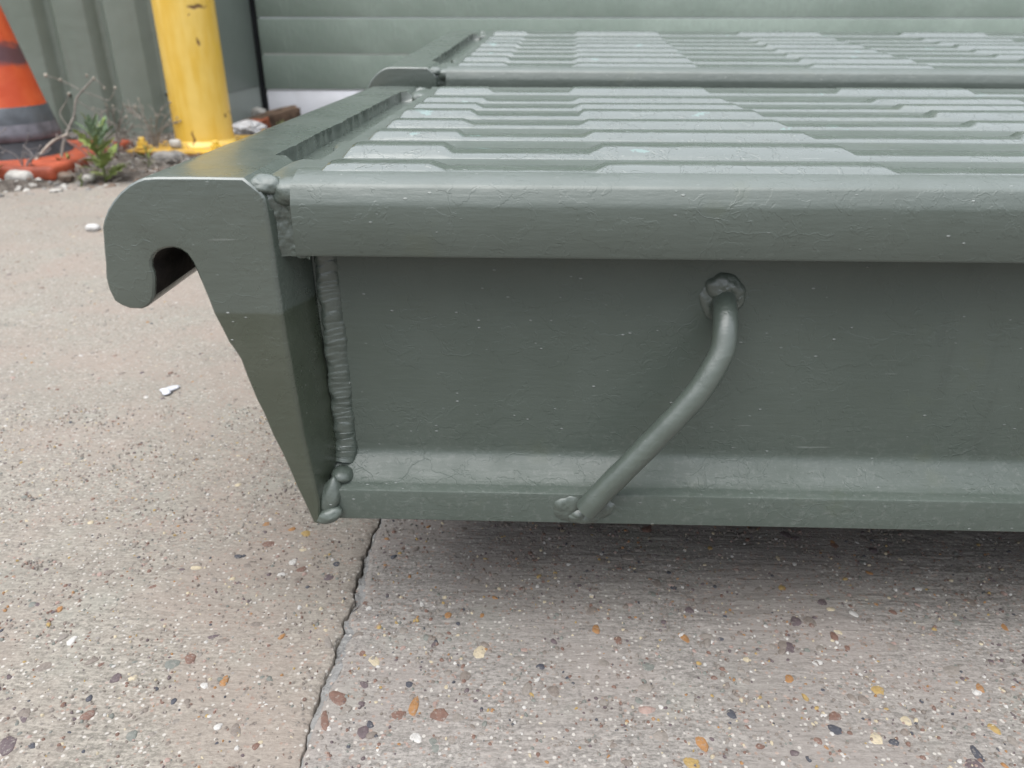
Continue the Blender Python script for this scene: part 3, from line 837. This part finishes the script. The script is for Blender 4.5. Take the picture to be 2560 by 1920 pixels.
c = SOIL.mix(SOIL.ramp(SOIL.noise(v, 260, 3, 0.6), 0.5, 0.72), c, (0.33, 0.30, 0.26))
SOIL = SOIL.out(c, 0.95, SOIL.bump(SOIL.math('MULTIPLY', SOIL.noise(v, 170, 4), 0.006)), 0.1)
link('soil_strip', grid_mesh('soil_strip', np.stack([GX, GY, soil_h(GX, GY)], -1), flip=True), None, SOIL, kind='structure')
def sh1(x, y): return float(soil_h(np.array(x), np.array(y)))

STONE_W = plain('rubble_pale', (0.66, 0.63, 0.57), 0.85, 0.2, 120, 0.002, 0.14, 60)
STONE_G = plain('rubble_grey', (0.34, 0.325, 0.30), 0.9, 0.2, 120, 0.002, 0.16, 60)
STONE_B = plain('rubble_brown', (0.26, 0.19, 0.145), 0.9, 0.2, 120, 0.002, 0.16, 60)
# loose gravel, one mass
V = []; F = []; M = []
bmt = bmesh.new(); bmesh.ops.create_icosphere(bmt, subdivisions=1, radius=1)
IV = np.array([q.co[:] for q in bmt.verts]); IF = [tuple(q.index for q in f.verts) for f in bmt.faces]; bmt.free()
for i in range(3600):
    x = rng.uniform(-1.75, -0.55); y = rng.uniform(1.52, 2.30)
    e = 1.605 + 0.55 * np.clip(x + 0.93, -0.35, 0.22)
    if y < e - 0.02 * rng.random(): continue
    s = rng.lognormal(0, 0.55) * 0.0036
    sc = np.array([s * rng.uniform(0.8, 1.4), s * rng.uniform(0.8, 1.3), s * rng.uniform(0.45, 0.9)])
    q = IV * sc * (1 + rng.uniform(-0.25, 0.25, (len(IV), 1)))
    a = rng.uniform(0, 6.28); q = q @ np.array([[math.cos(a), math.sin(a), 0], [-math.sin(a), math.cos(a), 0], [0, 0, 1]])
    q = q + np.array([x, y, max(sh1(x, y), -0.002) + sc[2] * 0.35]); o = len(V)
    V += [tuple(z) for z in q]; F += [tuple(j + o for j in f) for f in IF]
    M += [int(rng.choice(3, p=[0.22, 0.44, 0.34]))] * len(IF)
me = mesh('loose_gravel', V, F, False)
for m in (STONE_W, STONE_G, STONE_B): me.materials.append(m)
me.polygons.foreach_set('material_index', M); me.update()
go = link('loose_gravel', me, None, None, 'loose gravel and crumbs of rubble along the wall foot', 'gravel', kind='stuff')

def stone(name, c, r, mat, label, cat='stone', seed=0, amp=0.16, rot=None, group=None):
    me = blob_me(name, (0, 0, 0), r, amp, 3, 1.7, seed, power=2.8, rot=rot)
    o = link(name, me, None, mat, label, cat, group); o.location = c
    return o
stone('rubble_stone', (-1.108, 1.640, 0.016), (0.027, 0.018, 0.015), STONE_W, 'big pale rubble chunk in front of the cone base', 'stone', 3)
stone('rubble_stone', (-0.972, 1.668, 0.010), (0.013, 0.010, 0.008), STONE_W, 'pale rubble stone below the green weed', 'stone', 5)
stone('rubble_stone', (-0.900, 1.900, 0.018), (0.030, 0.022, 0.016), STONE_G, 'rough grey concrete lump under the post base plate', 'stone', 7)
stone('rubble_stone', (-1.036, 1.672, 0.010), (0.024, 0.014, 0.012), STONE_B, 'dark earthy lump between the cone base and the green weed', 'stone', 9)
stone('white_stone', (-0.7455, 1.2566, 0.0050), (0.0115, 0.0085, 0.0062), plain('white_stone', (0.78, 0.76, 0.72), 0.8, 0.2, 150, 0.001), 'small white stone lying on the concrete left of the hook', 'stone', 14, 0.12)

# ------------------------------------------------------------------ yellow bollard
YEL = NT('bollard_yellow'); v = YEL.co()
c = YEL.mix(YEL.ramp(YEL.noise(YEL.co(scale=(1, 1, 0.15)), 38, 4), 0.35, 0.65), (1.08, 0.68, 0.085), (1.18, 0.82, 0.19))
c = YEL.mix(YEL.ramp(YEL.noise(v, 10, 4), 0.58, 0.68, 0, 0.6), c, (1.12, 0.72, 0.04))
wv = YEL.vadd(v, YEL.vscale(YEL.noisec(v, 60, 3), 0.016))
rust = None
for (sx, sy, sz, rx, rz) in [(0.050, -0.05, 0.348, 0.017, 0.0055), (0.036, -0.06, 0.331, 0.002, 0.003), (0.046, -0.055, 0.272, 0.003, 0.009), (0.0, -0.072, 0.048, 0.0035, 0.020), (0.070, -0.02, 0.10, 0.003, 0.008), (-0.020, -0.07, 0.020, 0.012, 0.004), (0.055, -0.045, 0.020, 0.012, 0.004)]:
    mp = YEL.n.new('ShaderNodeMapping'); YEL.link(YEL.vsub(wv, (sx + 0.008, sy + 0.008, sz + 0.008)), mp.inputs[0]); mp.inputs['Scale'].default_value = (1 / rx, 14, 1 / rz)
    m = YEL.ramp(YEL.vlen(mp.outputs[0]), 0.5, 1.25, 0.9, 0)
    rust = m if rust is None else YEL.math('MAXIMUM', rust, m)
c = YEL.mix(rust, c, YEL.mix(YEL.noise(v, 120, 3), (0.09, 0.035, 0.02), (0.20, 0.085, 0.035)))
YEL = YEL.out(c, YEL.math('ADD', 0.36, YEL.math('MULTIPLY', rust, 0.5)), YEL.bump(YEL.math('SUBTRACT', YEL.math('MULTIPLY', YEL.noise(v, 30, 4), 0.0012), YEL.math('MULTIPLY', rust, 0.0006))), 0.5)
YPL = NT('bollard_plate_yellow'); v = YPL.co()
c = YPL.mix(YPL.ramp(YPL.noise(v, 45, 5, 0.65), 0.5, 0.68), (0.84, 0.50, 0.06), (0.42, 0.20, 0.07))
z = YPL.sep(v)[2]
c = YPL.mix(YPL.ramp(z, 0.0225, 0.026, 0.85, 0.0), c, (0.30, 0.13, 0.06))
YPL = YPL.out(c, 0.55, YPL.bump(YPL.math('MULTIPLY', YPL.noise(v, 70, 4), 0.002)), 0.4)
PX, PY, PR = -0.8745, 2.075, 0.0725
bol = empty('bollard', (PX, PY, 0), 'yellow steel bollard post with rust chips and bolted base plate', 'bollard')
nseg = 48
rows = []
for z in list(np.linspace(0.024, 1.0, 24)):
    rows.append([(PR * math.cos(2 * math.pi * k / nseg), PR * math.sin(2 * math.pi * k / nseg), z) for k in range(nseg)])
for z, q in ((1.02, 0.93), (1.032, 0.75), (1.038, 0.4), (1.04, 0.02)):
    rows.append([(q * PR * math.cos(2 * math.pi * k / nseg), q * PR * math.sin(2 * math.pi * k / nseg), z) for k in range(nseg)])
link('post', grid_mesh('post', rows, wrap_v=True), bol, YEL)
rows = []
for k in range(nseg + 1):
    a = 2 * math.pi * k / nseg
    rows.append([((PR + rr_) * math.cos(a), (PR + rr_) * math.sin(a), zz + 0.0012 * float(vnoise(k * 0.9, zz * 300))) for rr_, zz in ((0.0005, 0.040), (0.003, 0.036), (0.0065, 0.0315), (0.009, 0.0275))])
link('foot_weld', grid_mesh('foot_weld', rows, flip=True), bol, YEL)
pl = link('base_plate', box_me('base_plate', (0, 0, 0.0225), (0.138, 0.138, 0.0062), 0.0025), bol, YPL)
pl.rotation_euler = (R(1.0), R(-1.2), R(-14))
for sx, sy in ((-1, -1), (1, -1), (-1, 1), (1, 1)):
    V1, F1 = tube_vf([(sx * 0.108, sy * 0.108, 0.027), (sx * 0.108, sy * 0.108, 0.0285)], 0.019, 18)
    V2, F2 = tube_vf([(sx * 0.108, sy * 0.108, 0.0285), (sx * 0.108, sy * 0.108, 0.041)], 0.0135, 6)
    V3, F3 = tube_vf([(sx * 0.108, sy * 0.108, 0.041), (sx * 0.108, sy * 0.108, 0.050), (sx * 0.108, sy * 0.108, 0.052)], [0.0075, 0.0075, 0.006], 12)
    V, F = join([(V1, F1), (V2, F2), (V3, F3)])
    b = link('anchor_bolt', mesh('anchor_bolt', V, F, False), bol, YPL if sx * sy > 0 and sx > 0 else YEL); b.rotation_euler = (0, 0, R(-14))
V, F = box_vf((0, 0, 0.0), (0.16, 0.15, 0.0155))
me = mesh('footing', V, F, False); bevel_me(me, 0.008, 2)
ft = link('footing', me, None, plain('footing_concrete', (0.17, 0.155, 0.14), 0.95, 0.1, 90, 0.004), kind='structure'); ft.location = (PX + 0.02, PY + 0.02, 0.0005); ft.rotation_euler = (0, 0, R(-14))
stone('white_pebble', (-0.915, 1.985, 0.0385), (0.0155, 0.012, 0.0115), STONE_W, 'white pebble lying on the yellow base plate of the bollard', 'stone', 21, 0.08)

# ------------------------------------------------------------------ traffic cone
CO = NT('cone_skin'); v = CO.co()
z = CO.sep(v)[2]
zz = CO.math('ADD', z, CO.math('MULTIPLY', CO.math('SUBTRACT', CO.noise(CO.co(scale=(1, 1, 3)), 18, 5, 0.65), 0.5), 0.05))
orange = CO.mix(CO.ramp(CO.noise(v, 16, 4), 0.35, 0.65), (0.80, 0.105, 0.025), (0.90, 0.155, 0.045))
sm = CO.math('MULTIPLY', CO.ramp(zz, 0.222, 0.240), CO.ramp(zz, 0.285, 0.262))
c = CO.mix(CO.math('MULTIPLY', sm, 0.9), orange, (0.085, 0.065, 0.085))
CO = CO.out(c, 0.5, CO.bump(CO.math('MULTIPLY', CO.noise(v, 40, 4), 0.0012)), 0.35)
SLV1 = plain('cone_sleeve_dark', (0.10, 0.112, 0.125), 0.5, 0.4, 60, 0.001, 0.2, 30)
SLV2 = plain('cone_sleeve_grey', (0.24, 0.235, 0.265), 0.5, 0.4, 60, 0.001, 0.3, 26)
CDIRT = plain('cone_foot_rubber', (0.07, 0.072, 0.08), 0.75, 0.3, 60, 0.002, 0.3, 26)
CBASE = plain('cone_base_orange', (0.56, 0.115, 0.05), 0.6, 0.3, 60, 0.002, 0.28, 18)
cone = empty('traffic_cone', (-1.262, 1.845, 0), 'orange traffic cone with grey bands at the left edge', 'cone')
def ring(rz, n=56):
    return [[(r_ * math.cos(2 * math.pi * k / n), r_ * math.sin(2 * math.pi * k / n), z) for k in range(n)] for r_, z in rz]
cr = lambda z: 0.118 - 0.215 * (z - 0.10)
link('body', grid_mesh('body', ring([(cr(0.128), 0.128), (cr(0.18), 0.18), (cr(0.25), 0.25), (cr(0.33), 0.33), (cr(0.45), 0.45), (cr(0.56), 0.56), (0.016, 0.572), (0.002, 0.573)]), wrap_v=True), cone, CO)
link('dark_sleeve', grid_mesh('dark_sleeve', ring([(cr(0.142) + 0.0005, 0.143), (cr(0.140) + 0.0022, 0.141), (cr(0.105) + 0.0024, 0.105)]), wrap_v=True, flip=True), cone, SLV1)
link('grey_sleeve', grid_mesh('grey_sleeve', ring([(cr(0.105) + 0.0030, 0.107), (cr(0.09) + 0.0034, 0.09), (cr(0.075) + 0.004, 0.073), (cr(0.073), 0.071)]), wrap_v=True, flip=True), cone, SLV2)
link('foot_collar', grid_mesh('foot_collar', ring([(cr(0.08), 0.076), (cr(0.06) + 0.004, 0.06), (0.136, 0.045), (0.146, 0.036), (0.148, 0.030)]), wrap_v=True, flip=True), cone, CDIRT)
me = box_me('base', (0, 0, 0.021), (0.212, 0.212, 0.016), 0.010, 3)
bo = link('base', me, cone, CBASE); bo.rotation_euler = (0, 0, R(4))
# ------------------------------------------------------------------ weeds
def leaf_mesh(seed, lobes=4):
    r = random.Random(seed)
    L = []; n = 12
    for i in range(n + 1):
        t = i / n
        wv_ = 0.20 * math.sin(math.pi * min(1, t * 0.97 + 0.03)) ** 0.8 * (0.55 + 0.45 * t)
        wv_ *= 0.30 + 0.85 * abs(math.sin(t * (lobes + 1) * math.pi)) + r.uniform(-0.06, 0.06)
        if t > 0.98: wv_ = 0.01
        zc = 0.22 * t * t
        L.append([(-wv_ * (1 + r.uniform(-0.1, 0.1)), t, zc * -0.6 + 0.10 * wv_), (0, t, -zc * 0.6), (wv_ * (1 + r.uniform(-0.1, 0.1)), t, -zc * 0.6 + 0.10 * wv_)])
    return grid_mesh('leaf', L)
def leaf_mat(name, a, b):
    t = NT(name); v = t.co()
    c = t.mix(t.ramp(t.noise(v, 3, 4), 0.35, 0.65), a, b)
    return t.out(c, 0.5, t.bump(t.math('MULTIPLY', t.noise(v, 9, 3), 0.03)), 0.4, **{'Subsurface Weight': 0.0})
LG = leaf_mat('leaf_green', (0.46, 0.64, 0.13), (0.74, 0.88, 0.28))
LB = leaf_mat('leaf_bluegreen', (0.40, 0.62, 0.32), (0.58, 0.78, 0.45))
LY = leaf_mat('leaf_young', (0.60, 0.72, 0.22), (0.80, 0.88, 0.38))
STEM = plain('weed_stem', (0.17, 0.22, 0.07), 0.6, 0.3, 0, 0, 0.15, 50)
DRY = plain('dry_stem', (0.40, 0.36, 0.31), 0.85, 0.2, 200, 0.0006, 0.2, 70)
DRYP = plain('dry_stalk_pale', (0.62, 0.53, 0.44), 0.8, 0.2, 200, 0.0006, 0.2, 50)
DRYG = plain('dry_stem_grey', (0.30, 0.27, 0.26), 0.9, 0.2, 200, 0.0006, 0.25, 70)
HEAD = plain('seed_head', (0.52, 0.47, 0.39), 0.9, 0.1, 300, 0.001, 0.2, 90)
HEADW = plain('seed_head_white', (0.80, 0.74, 0.64), 0.9, 0.1, 300, 0.001, 0.1, 90)
leafs = {}
def add_leaf(root, loc, az, el, size, mat, var):
    k = (mat.name, var)
    if k not in leafs:
        m = leaf_mesh(70 + var, 3 + var % 3); m.materials.append(mat); leafs[k] = m
    o = bpy.data.objects.new('leaf', leafs[k]); COL.objects.link(o); o.parent = root
    o.location = loc; o.rotation_euler = Euler((el, random.uniform(-0.5, 0.5), az), 'XYZ'); o.scale = (size * 1.0, size, size)
def weed(loc, h, n, sz, mats, label, spread=1.0):
    root = empty('weed', loc, label, 'weed', None)
    path = smooth_path([(0, 0, -0.005), (0.004, 0.0, h * 0.4), (0.0, 0.003, h * 0.75), (0.004, 0, h * 0.98)], 12)
    V, F = tube_vf(path, np.linspace(0.0024, 0.0012, len(path)), 6)
    link('stem', mesh('stem', V, F), root, STEM)
    for i in range(n):
        t = (i + 0.3) / n
        s = sz * (1.1 - 0.42 * t) * random.uniform(0.75, 1.2)
        add_leaf(root, (0.003 * math.cos(i * 2.4), 0.003 * math.sin(i * 2.4), h * t * 0.92), i * 2.4 + random.uniform(-0.4, 0.4), R(22 + 52 * t + random.uniform(-14, 14)) * spread, s, mats[0] if t < 0.62 else mats[-1] if random.random() < 0.6 else mats[0], i % 6)
    return root
weed((-0.940, 1.672, 0.006), 0.115, 50, 0.058, (LG, LB), 'upright bright green weed with lobed leaves beside the cone base')
weed((-1.062, 1.752, 0.004), 0.034, 9, 0.034, (LY, LG), 'small pale green sprig in front of the orange cone base')
weed((-0.925, 1.845, 0.006), 0.042, 8, 0.030, (LG, LG), 'low green seedling just left of the post base plate')
weed((-1.245, 1.615, 0.010), 0.085, 12, 0.044, (LG, LY), 'leafy green weed in front of the cone at the left picture edge')
weed((-1.160, 1.640, 0.010), 0.050, 9, 0.034, (LY, LY), 'yellow green sprig leaning over the orange cone base')
weed((-0.973, 1.632, 0.002), 0.016, 6, 0.016, (LG, LG), 'tiny green seedling at the slab edge')

def dry_plant(name, stems, heads, label, mat, hmat=None):
    b = stems[0][0][0]
    root = empty(name, b, label, 'dry plant', None)
    off = np.array(b)
    for path, r0, r1 in stems:
        q = smooth_path(path, 5 * (len(path) - 1)) - off
        V, F = tube_vf(q, np.linspace(r0, r1, len(q)), 5)
        link('stem', mesh('stem', V, F), root, mat)
    for i, (c, r_) in enumerate(heads):
        link('seed_head', blob_me('seed_head', np.array(c) - off, (r_ * 0.62, r_ * 0.62, r_ * 0.75), 0.35, 2, 2.2, 60 + i), root, hmat or HEAD)
    return root
dry_plant('dry_stalk', [([(-1.1464, 1.72, 0.0100), (-1.1314, 1.74, 0.0317), (-1.1259, 1.75, 0.0407), (-1.1039, 1.78, 0.0696), (-1.0745, 1.80, 0.0845)], 0.0036, 0.0028)], [((-1.1290, 1.743, 0.0355), 0.0046), ((-1.1225, 1.754, 0.0450), 0.0044)], 'pale thick broken dry stalk leaning in front of the cone base', DRYP, DRYP)
dry_plant('dry_weed', [
    ([(-1.0987, 1.75, -0.01), (-1.0938, 1.77, 0.0138), (-1.0912, 1.80, 0.0625), (-1.0813, 1.82, 0.0952), (-1.0685, 1.83, 0.1204), (-1.0611, 1.84, 0.1541), (-1.0482, 1.85, 0.1723), (-1.0225, 1.86, 0.1973)], 0.0034, 0.0020),
    ([(-1.0745, 1.80, 0.0845), (-1.0598, 1.85, 0.0845), (-1.0350, 1.88, 0.0780), (-1.0108, 1.90, 0.0700)], 0.0015, 0.0009),
    ([(-1.0745, 1.80, 0.0845), (-1.0650, 1.82, 0.0800), (-1.0300, 1.86, 0.0690), (-0.9900, 1.88, 0.0560)], 0.0014, 0.0009),
    ([(-1.0813, 1.82, 0.0952), (-1.100, 1.83, 0.125), (-1.085, 1.84, 0.150), (-1.075, 1.84, 0.165)], 0.0013, 0.0008),
    ([(-1.0482, 1.85, 0.1723), (-1.075, 1.85, 0.188), (-1.105, 1.85, 0.200), (-1.125, 1.85, 0.205)], 0.0011, 0.0007),
    ([(-1.0482, 1.85, 0.1723), (-1.020, 1.86, 0.160), (-0.998, 1.86, 0.152), (-0.985, 1.86, 0.162), (-0.975, 1.86, 0.178)], 0.0011, 0.0007),
    ([(-1.0225, 1.86, 0.1973), (-1.010, 1.86, 0.192), (-1.000, 1.86, 0.180)], 0.0011, 0.0006),
    ([(-1.0611, 1.84, 0.1541), (-1.040, 1.85, 0.135), (-1.020, 1.86, 0.118), (-1.000, 1.87, 0.095), (-0.992, 1.87, 0.06)], 0.0012, 0.0008)],
    [((-1.125, 1.85, 0.206), 0.0060), ((-1.075, 1.84, 0.167), 0.0050), ((-0.975, 1.86, 0.179), 0.0050), ((-1.020, 1.86, 0.199), 0.0048), ((-1.092, 1.85, 0.196), 0.0055), ((-1.035, 1.86, 0.205), 0.0050), ((-1.000, 1.86, 0.178), 0.0048)],
    'tall branching dry weed with seed heads in front of the corrugated wall', DRY)
def rnd_plant(base, n, h, sp, label, mat, seed, hmat=None, thick=0.0017):
    r = random.Random(seed); st = []; hd = []
    for i in range(n):
        a = r.uniform(0, 6.28); q = r.uniform(0.3, 1) * sp; hh = h * r.uniform(0.55, 1.05)
        e = (base[0] + q * math.cos(a), base[1] + 0.6 * q * math.sin(a), base[2] + hh)
        m = (base[0] + 0.35 * q * math.cos(a) + r.uniform(-0.008, 0.008), base[1] + 0.2 * q * math.sin(a), base[2] + hh * r.uniform(0.5, 0.75))
        st.append(([tuple(base), m, e], thick, thick * 0.5))
        for _ in range(2):
            t = r.uniform(0.35, 0.9); s0 = tuple(m[k] * (1 - t) + e[k] * t for k in range(3))
            s1 = (s0[0] + r.uniform(-0.03, 0.03), s0[1] + r.uniform(-0.02, 0.02), s0[2] + r.uniform(-0.01, 0.03))
            st.append(([s0, tuple((s0[k] + s1[k]) / 2 + r.uniform(-0.003, 0.003) for k in range(3)), s1], thick * 0.7, thick * 0.4))
            if r.random() < 0.55: hd.append((s1, r.uniform(0.0024, 0.0040)))
        if r.random() < 0.5: hd.append((e, r.uniform(0.003, 0.0045)))
    return dry_plant('dry_weed', st, hd, label, mat, hmat)
rnd_plant((-1.040, 1.93, 0.005), 12, 0.14, 0.09, 'wispy dry weed behind the green weed', DRY, 1)
rnd_plant((-0.985, 2.02, 0.010), 11, 0.14, 0.09, 'wispy dry weed left of the yellow post', DRY, 2)
rnd_plant((-1.150, 1.60, 0.005), 12, 0.095, 0.08, 'grey tangled dry weed in front of the cone', DRYG, 3, DRYG, 0.0019)
rnd_plant((-1.000, 1.78, 0.004), 12, 0.09, 0.09, 'low tangled dead weed right of the cone base', DRYG, 4, DRY, 0.0017)
rnd_plant((-1.105, 1.66, 0.006), 6, 0.075, 0.05, 'dark twiggy dead weed in front of the orange cone base', DRYG, 5, DRYG, 0.0019)
fl = dry_plant('dry_flower', [([(-1.020, 1.80, 0.0), (-1.012, 1.80, 0.06), (-1.006, 1.80, 0.098)], 0.0013, 0.0011), ([(-1.011, 1.80, 0.072), (-1.018, 1.80, 0.092), (-1.022, 1.80, 0.101)], 0.0009, 0.0008)], [((-1.006, 1.80, 0.1015), 0.0052), ((-1.022, 1.80, 0.1045), 0.0048)], 'thin stem with two small white flower heads above the green weed', STEM, HEADW)
# dead litter, one mass
V = []; F = []
for i in range(1500):
    x = rng.uniform(-1.6, -0.62); y = rng.uniform(1.66, 2.30); z = sh1(x, y) + rng.uniform(0.001, 0.012)
    a = rng.uniform(0, 6.28); L_ = rng.uniform(0.012, 0.055); b = rng.uniform(-0.012, 0.022)
    q = [(x, y, z), (x + 0.5 * L_ * math.cos(a) + rng.uniform(-0.004, 0.004), y + 0.5 * L_ * math.sin(a), z + b * 0.8 + 0.003), (x + L_ * math.cos(a), y + L_ * math.sin(a), z + b)]
    v_, f_ = tube_vf(q, rng.uniform(0.0005, 0.0013), 4, False); o = len(V)
    V += v_; F += [tuple(j + o for j in g) for g in f_]
link('dead_litter', mesh('dead_litter', V, F), None, DRY, 'mat of dead stems and litter along the wall foot', 'litter', kind='stuff')

# ------------------------------------------------------------------ scraps
BRICK = plain('brick_red', (0.42, 0.13, 0.065), 0.9, 0.2, 150, 0.003, 0.25, 50)
WOOD = plain('timber_brown', (0.21, 0.14, 0.095), 0.85, 0.2, 150, 0.002, 0.3, 40)
def chunk(name, c, h, rot, mat, label, cat, seed, bev=0.004):
    V, F = box_vf((0, 0, 0), h)
    me = mesh(name, V, F, False)
    bm = bmesh.new(); bm.from_mesh(me); bmesh.ops.subdivide_edges(bm, edges=bm.edges[:], cuts=3, use_grid_fill=True)
    r = random.Random(seed)
    for q in bm.verts: q.co += Vector((r.uniform(-1, 1), r.uniform(-1, 1), r.uniform(-1, 1))) * bev
    bm.to_mesh(me); bm.free(); auto_smooth(me, 50)
    o = link(name, me, None, mat, label, cat); o.location = c; o.rotation_euler = rot
    return o
chunk('brick_fragment', (-0.868, 2.440, 0.030), (0.040, 0.025, 0.014), (0.1, -0.1, 0.15), BRICK, 'broken orange brick fragment behind the yellow post', 'brick', 1)
chunk('timber_offcut', (-0.838, 2.520, 0.040), (0.085, 0.030, 0.016), (0.1, -0.22, 0.45), WOOD, 'weathered brown timber offcut at the door corner', 'timber', 2, 0.003)
stone('rubble_stone', (-0.900, 2.585, 0.050), (0.024, 0.018, 0.016), STONE_W, 'pale crumb of rubble resting on the timber at the door corner', 'stone', 31)
# crumpled white plastic
def crumple(name, c, r, mat, label, cat, seed, amp):
    me = blob_me(name, (0, 0, 0), r, amp, 3, 3.2, seed)
    for f in me.polygons: f.use_smooth = False
    o = link(name, me, None, mat, label, cat); o.location = c
    return o
crumple('plastic_scrap', (-0.835, 2.300, 0.036), (0.045, 0.028, 0.020), plain('white_plastic', (0.72, 0.71, 0.70), 0.4, 0.5, 0, 0, 0.1, 20), 'crumpled white plastic scrap behind the yellow post', 'plastic', 51, 0.32)
weed((-0.775, 2.400, 0.008), 0.030, 8, 0.034, (LY, LY), 'small yellow green sprig by the timber offcut at the door')
# thin white flake on the concrete
FLK = plain('paper_flake', (0.82, 0.83, 0.87), 0.6, 0.3, 300, 0.0003, 0.05, 60)
out = [(-25, 2), (-18, -4), (-10, -7), (-6, -14), (4, -18), (12, -13), (15, -8), (9, -4), (14, 2), (22, 8), (25, 17), (16, 20), (5, 18), (-6, 15), (-14, 8), (-22, 6)]
rows = []
for q in (1.0, 0.72, 0.4, 0.05):
    rows.append([(a * 0.00033 * q, b * 0.00052 * q, 0.0011 + 0.0020 * (1 - q) + 0.0022 * float(vnoise(a * 0.11 * q, b * 0.13 * q, 3))) for a, b in out])
rows.insert(0, [(a * 0.00033, b * 0.00052, 0.0003) for a, b in out])
fk = link('paper_flake', grid_mesh('paper_flake', rows, wrap_v=True), None, FLK, 'thin torn white flake lying on the concrete under the hook', 'paper scrap')
fk.location = (-0.3493, 0.6492, 0.0008)

# timber bearer the ramps rest on, beyond the right picture edge
TIM = plain('bearer_timber', (0.20, 0.145, 0.10), 0.85, 0.2, 90, 0.003, 0.25, 20)

bt = box_me('timber_bearer', (0, 0, 0), (0.06, 0.60, 0.0375), 0.004)
bo_ = link('timber_bearer', bt, None, TIM, 'rough timber bearer laid across under both ramps', 'timber')
bo_.location = (1.02, 0.86, 0.0395)
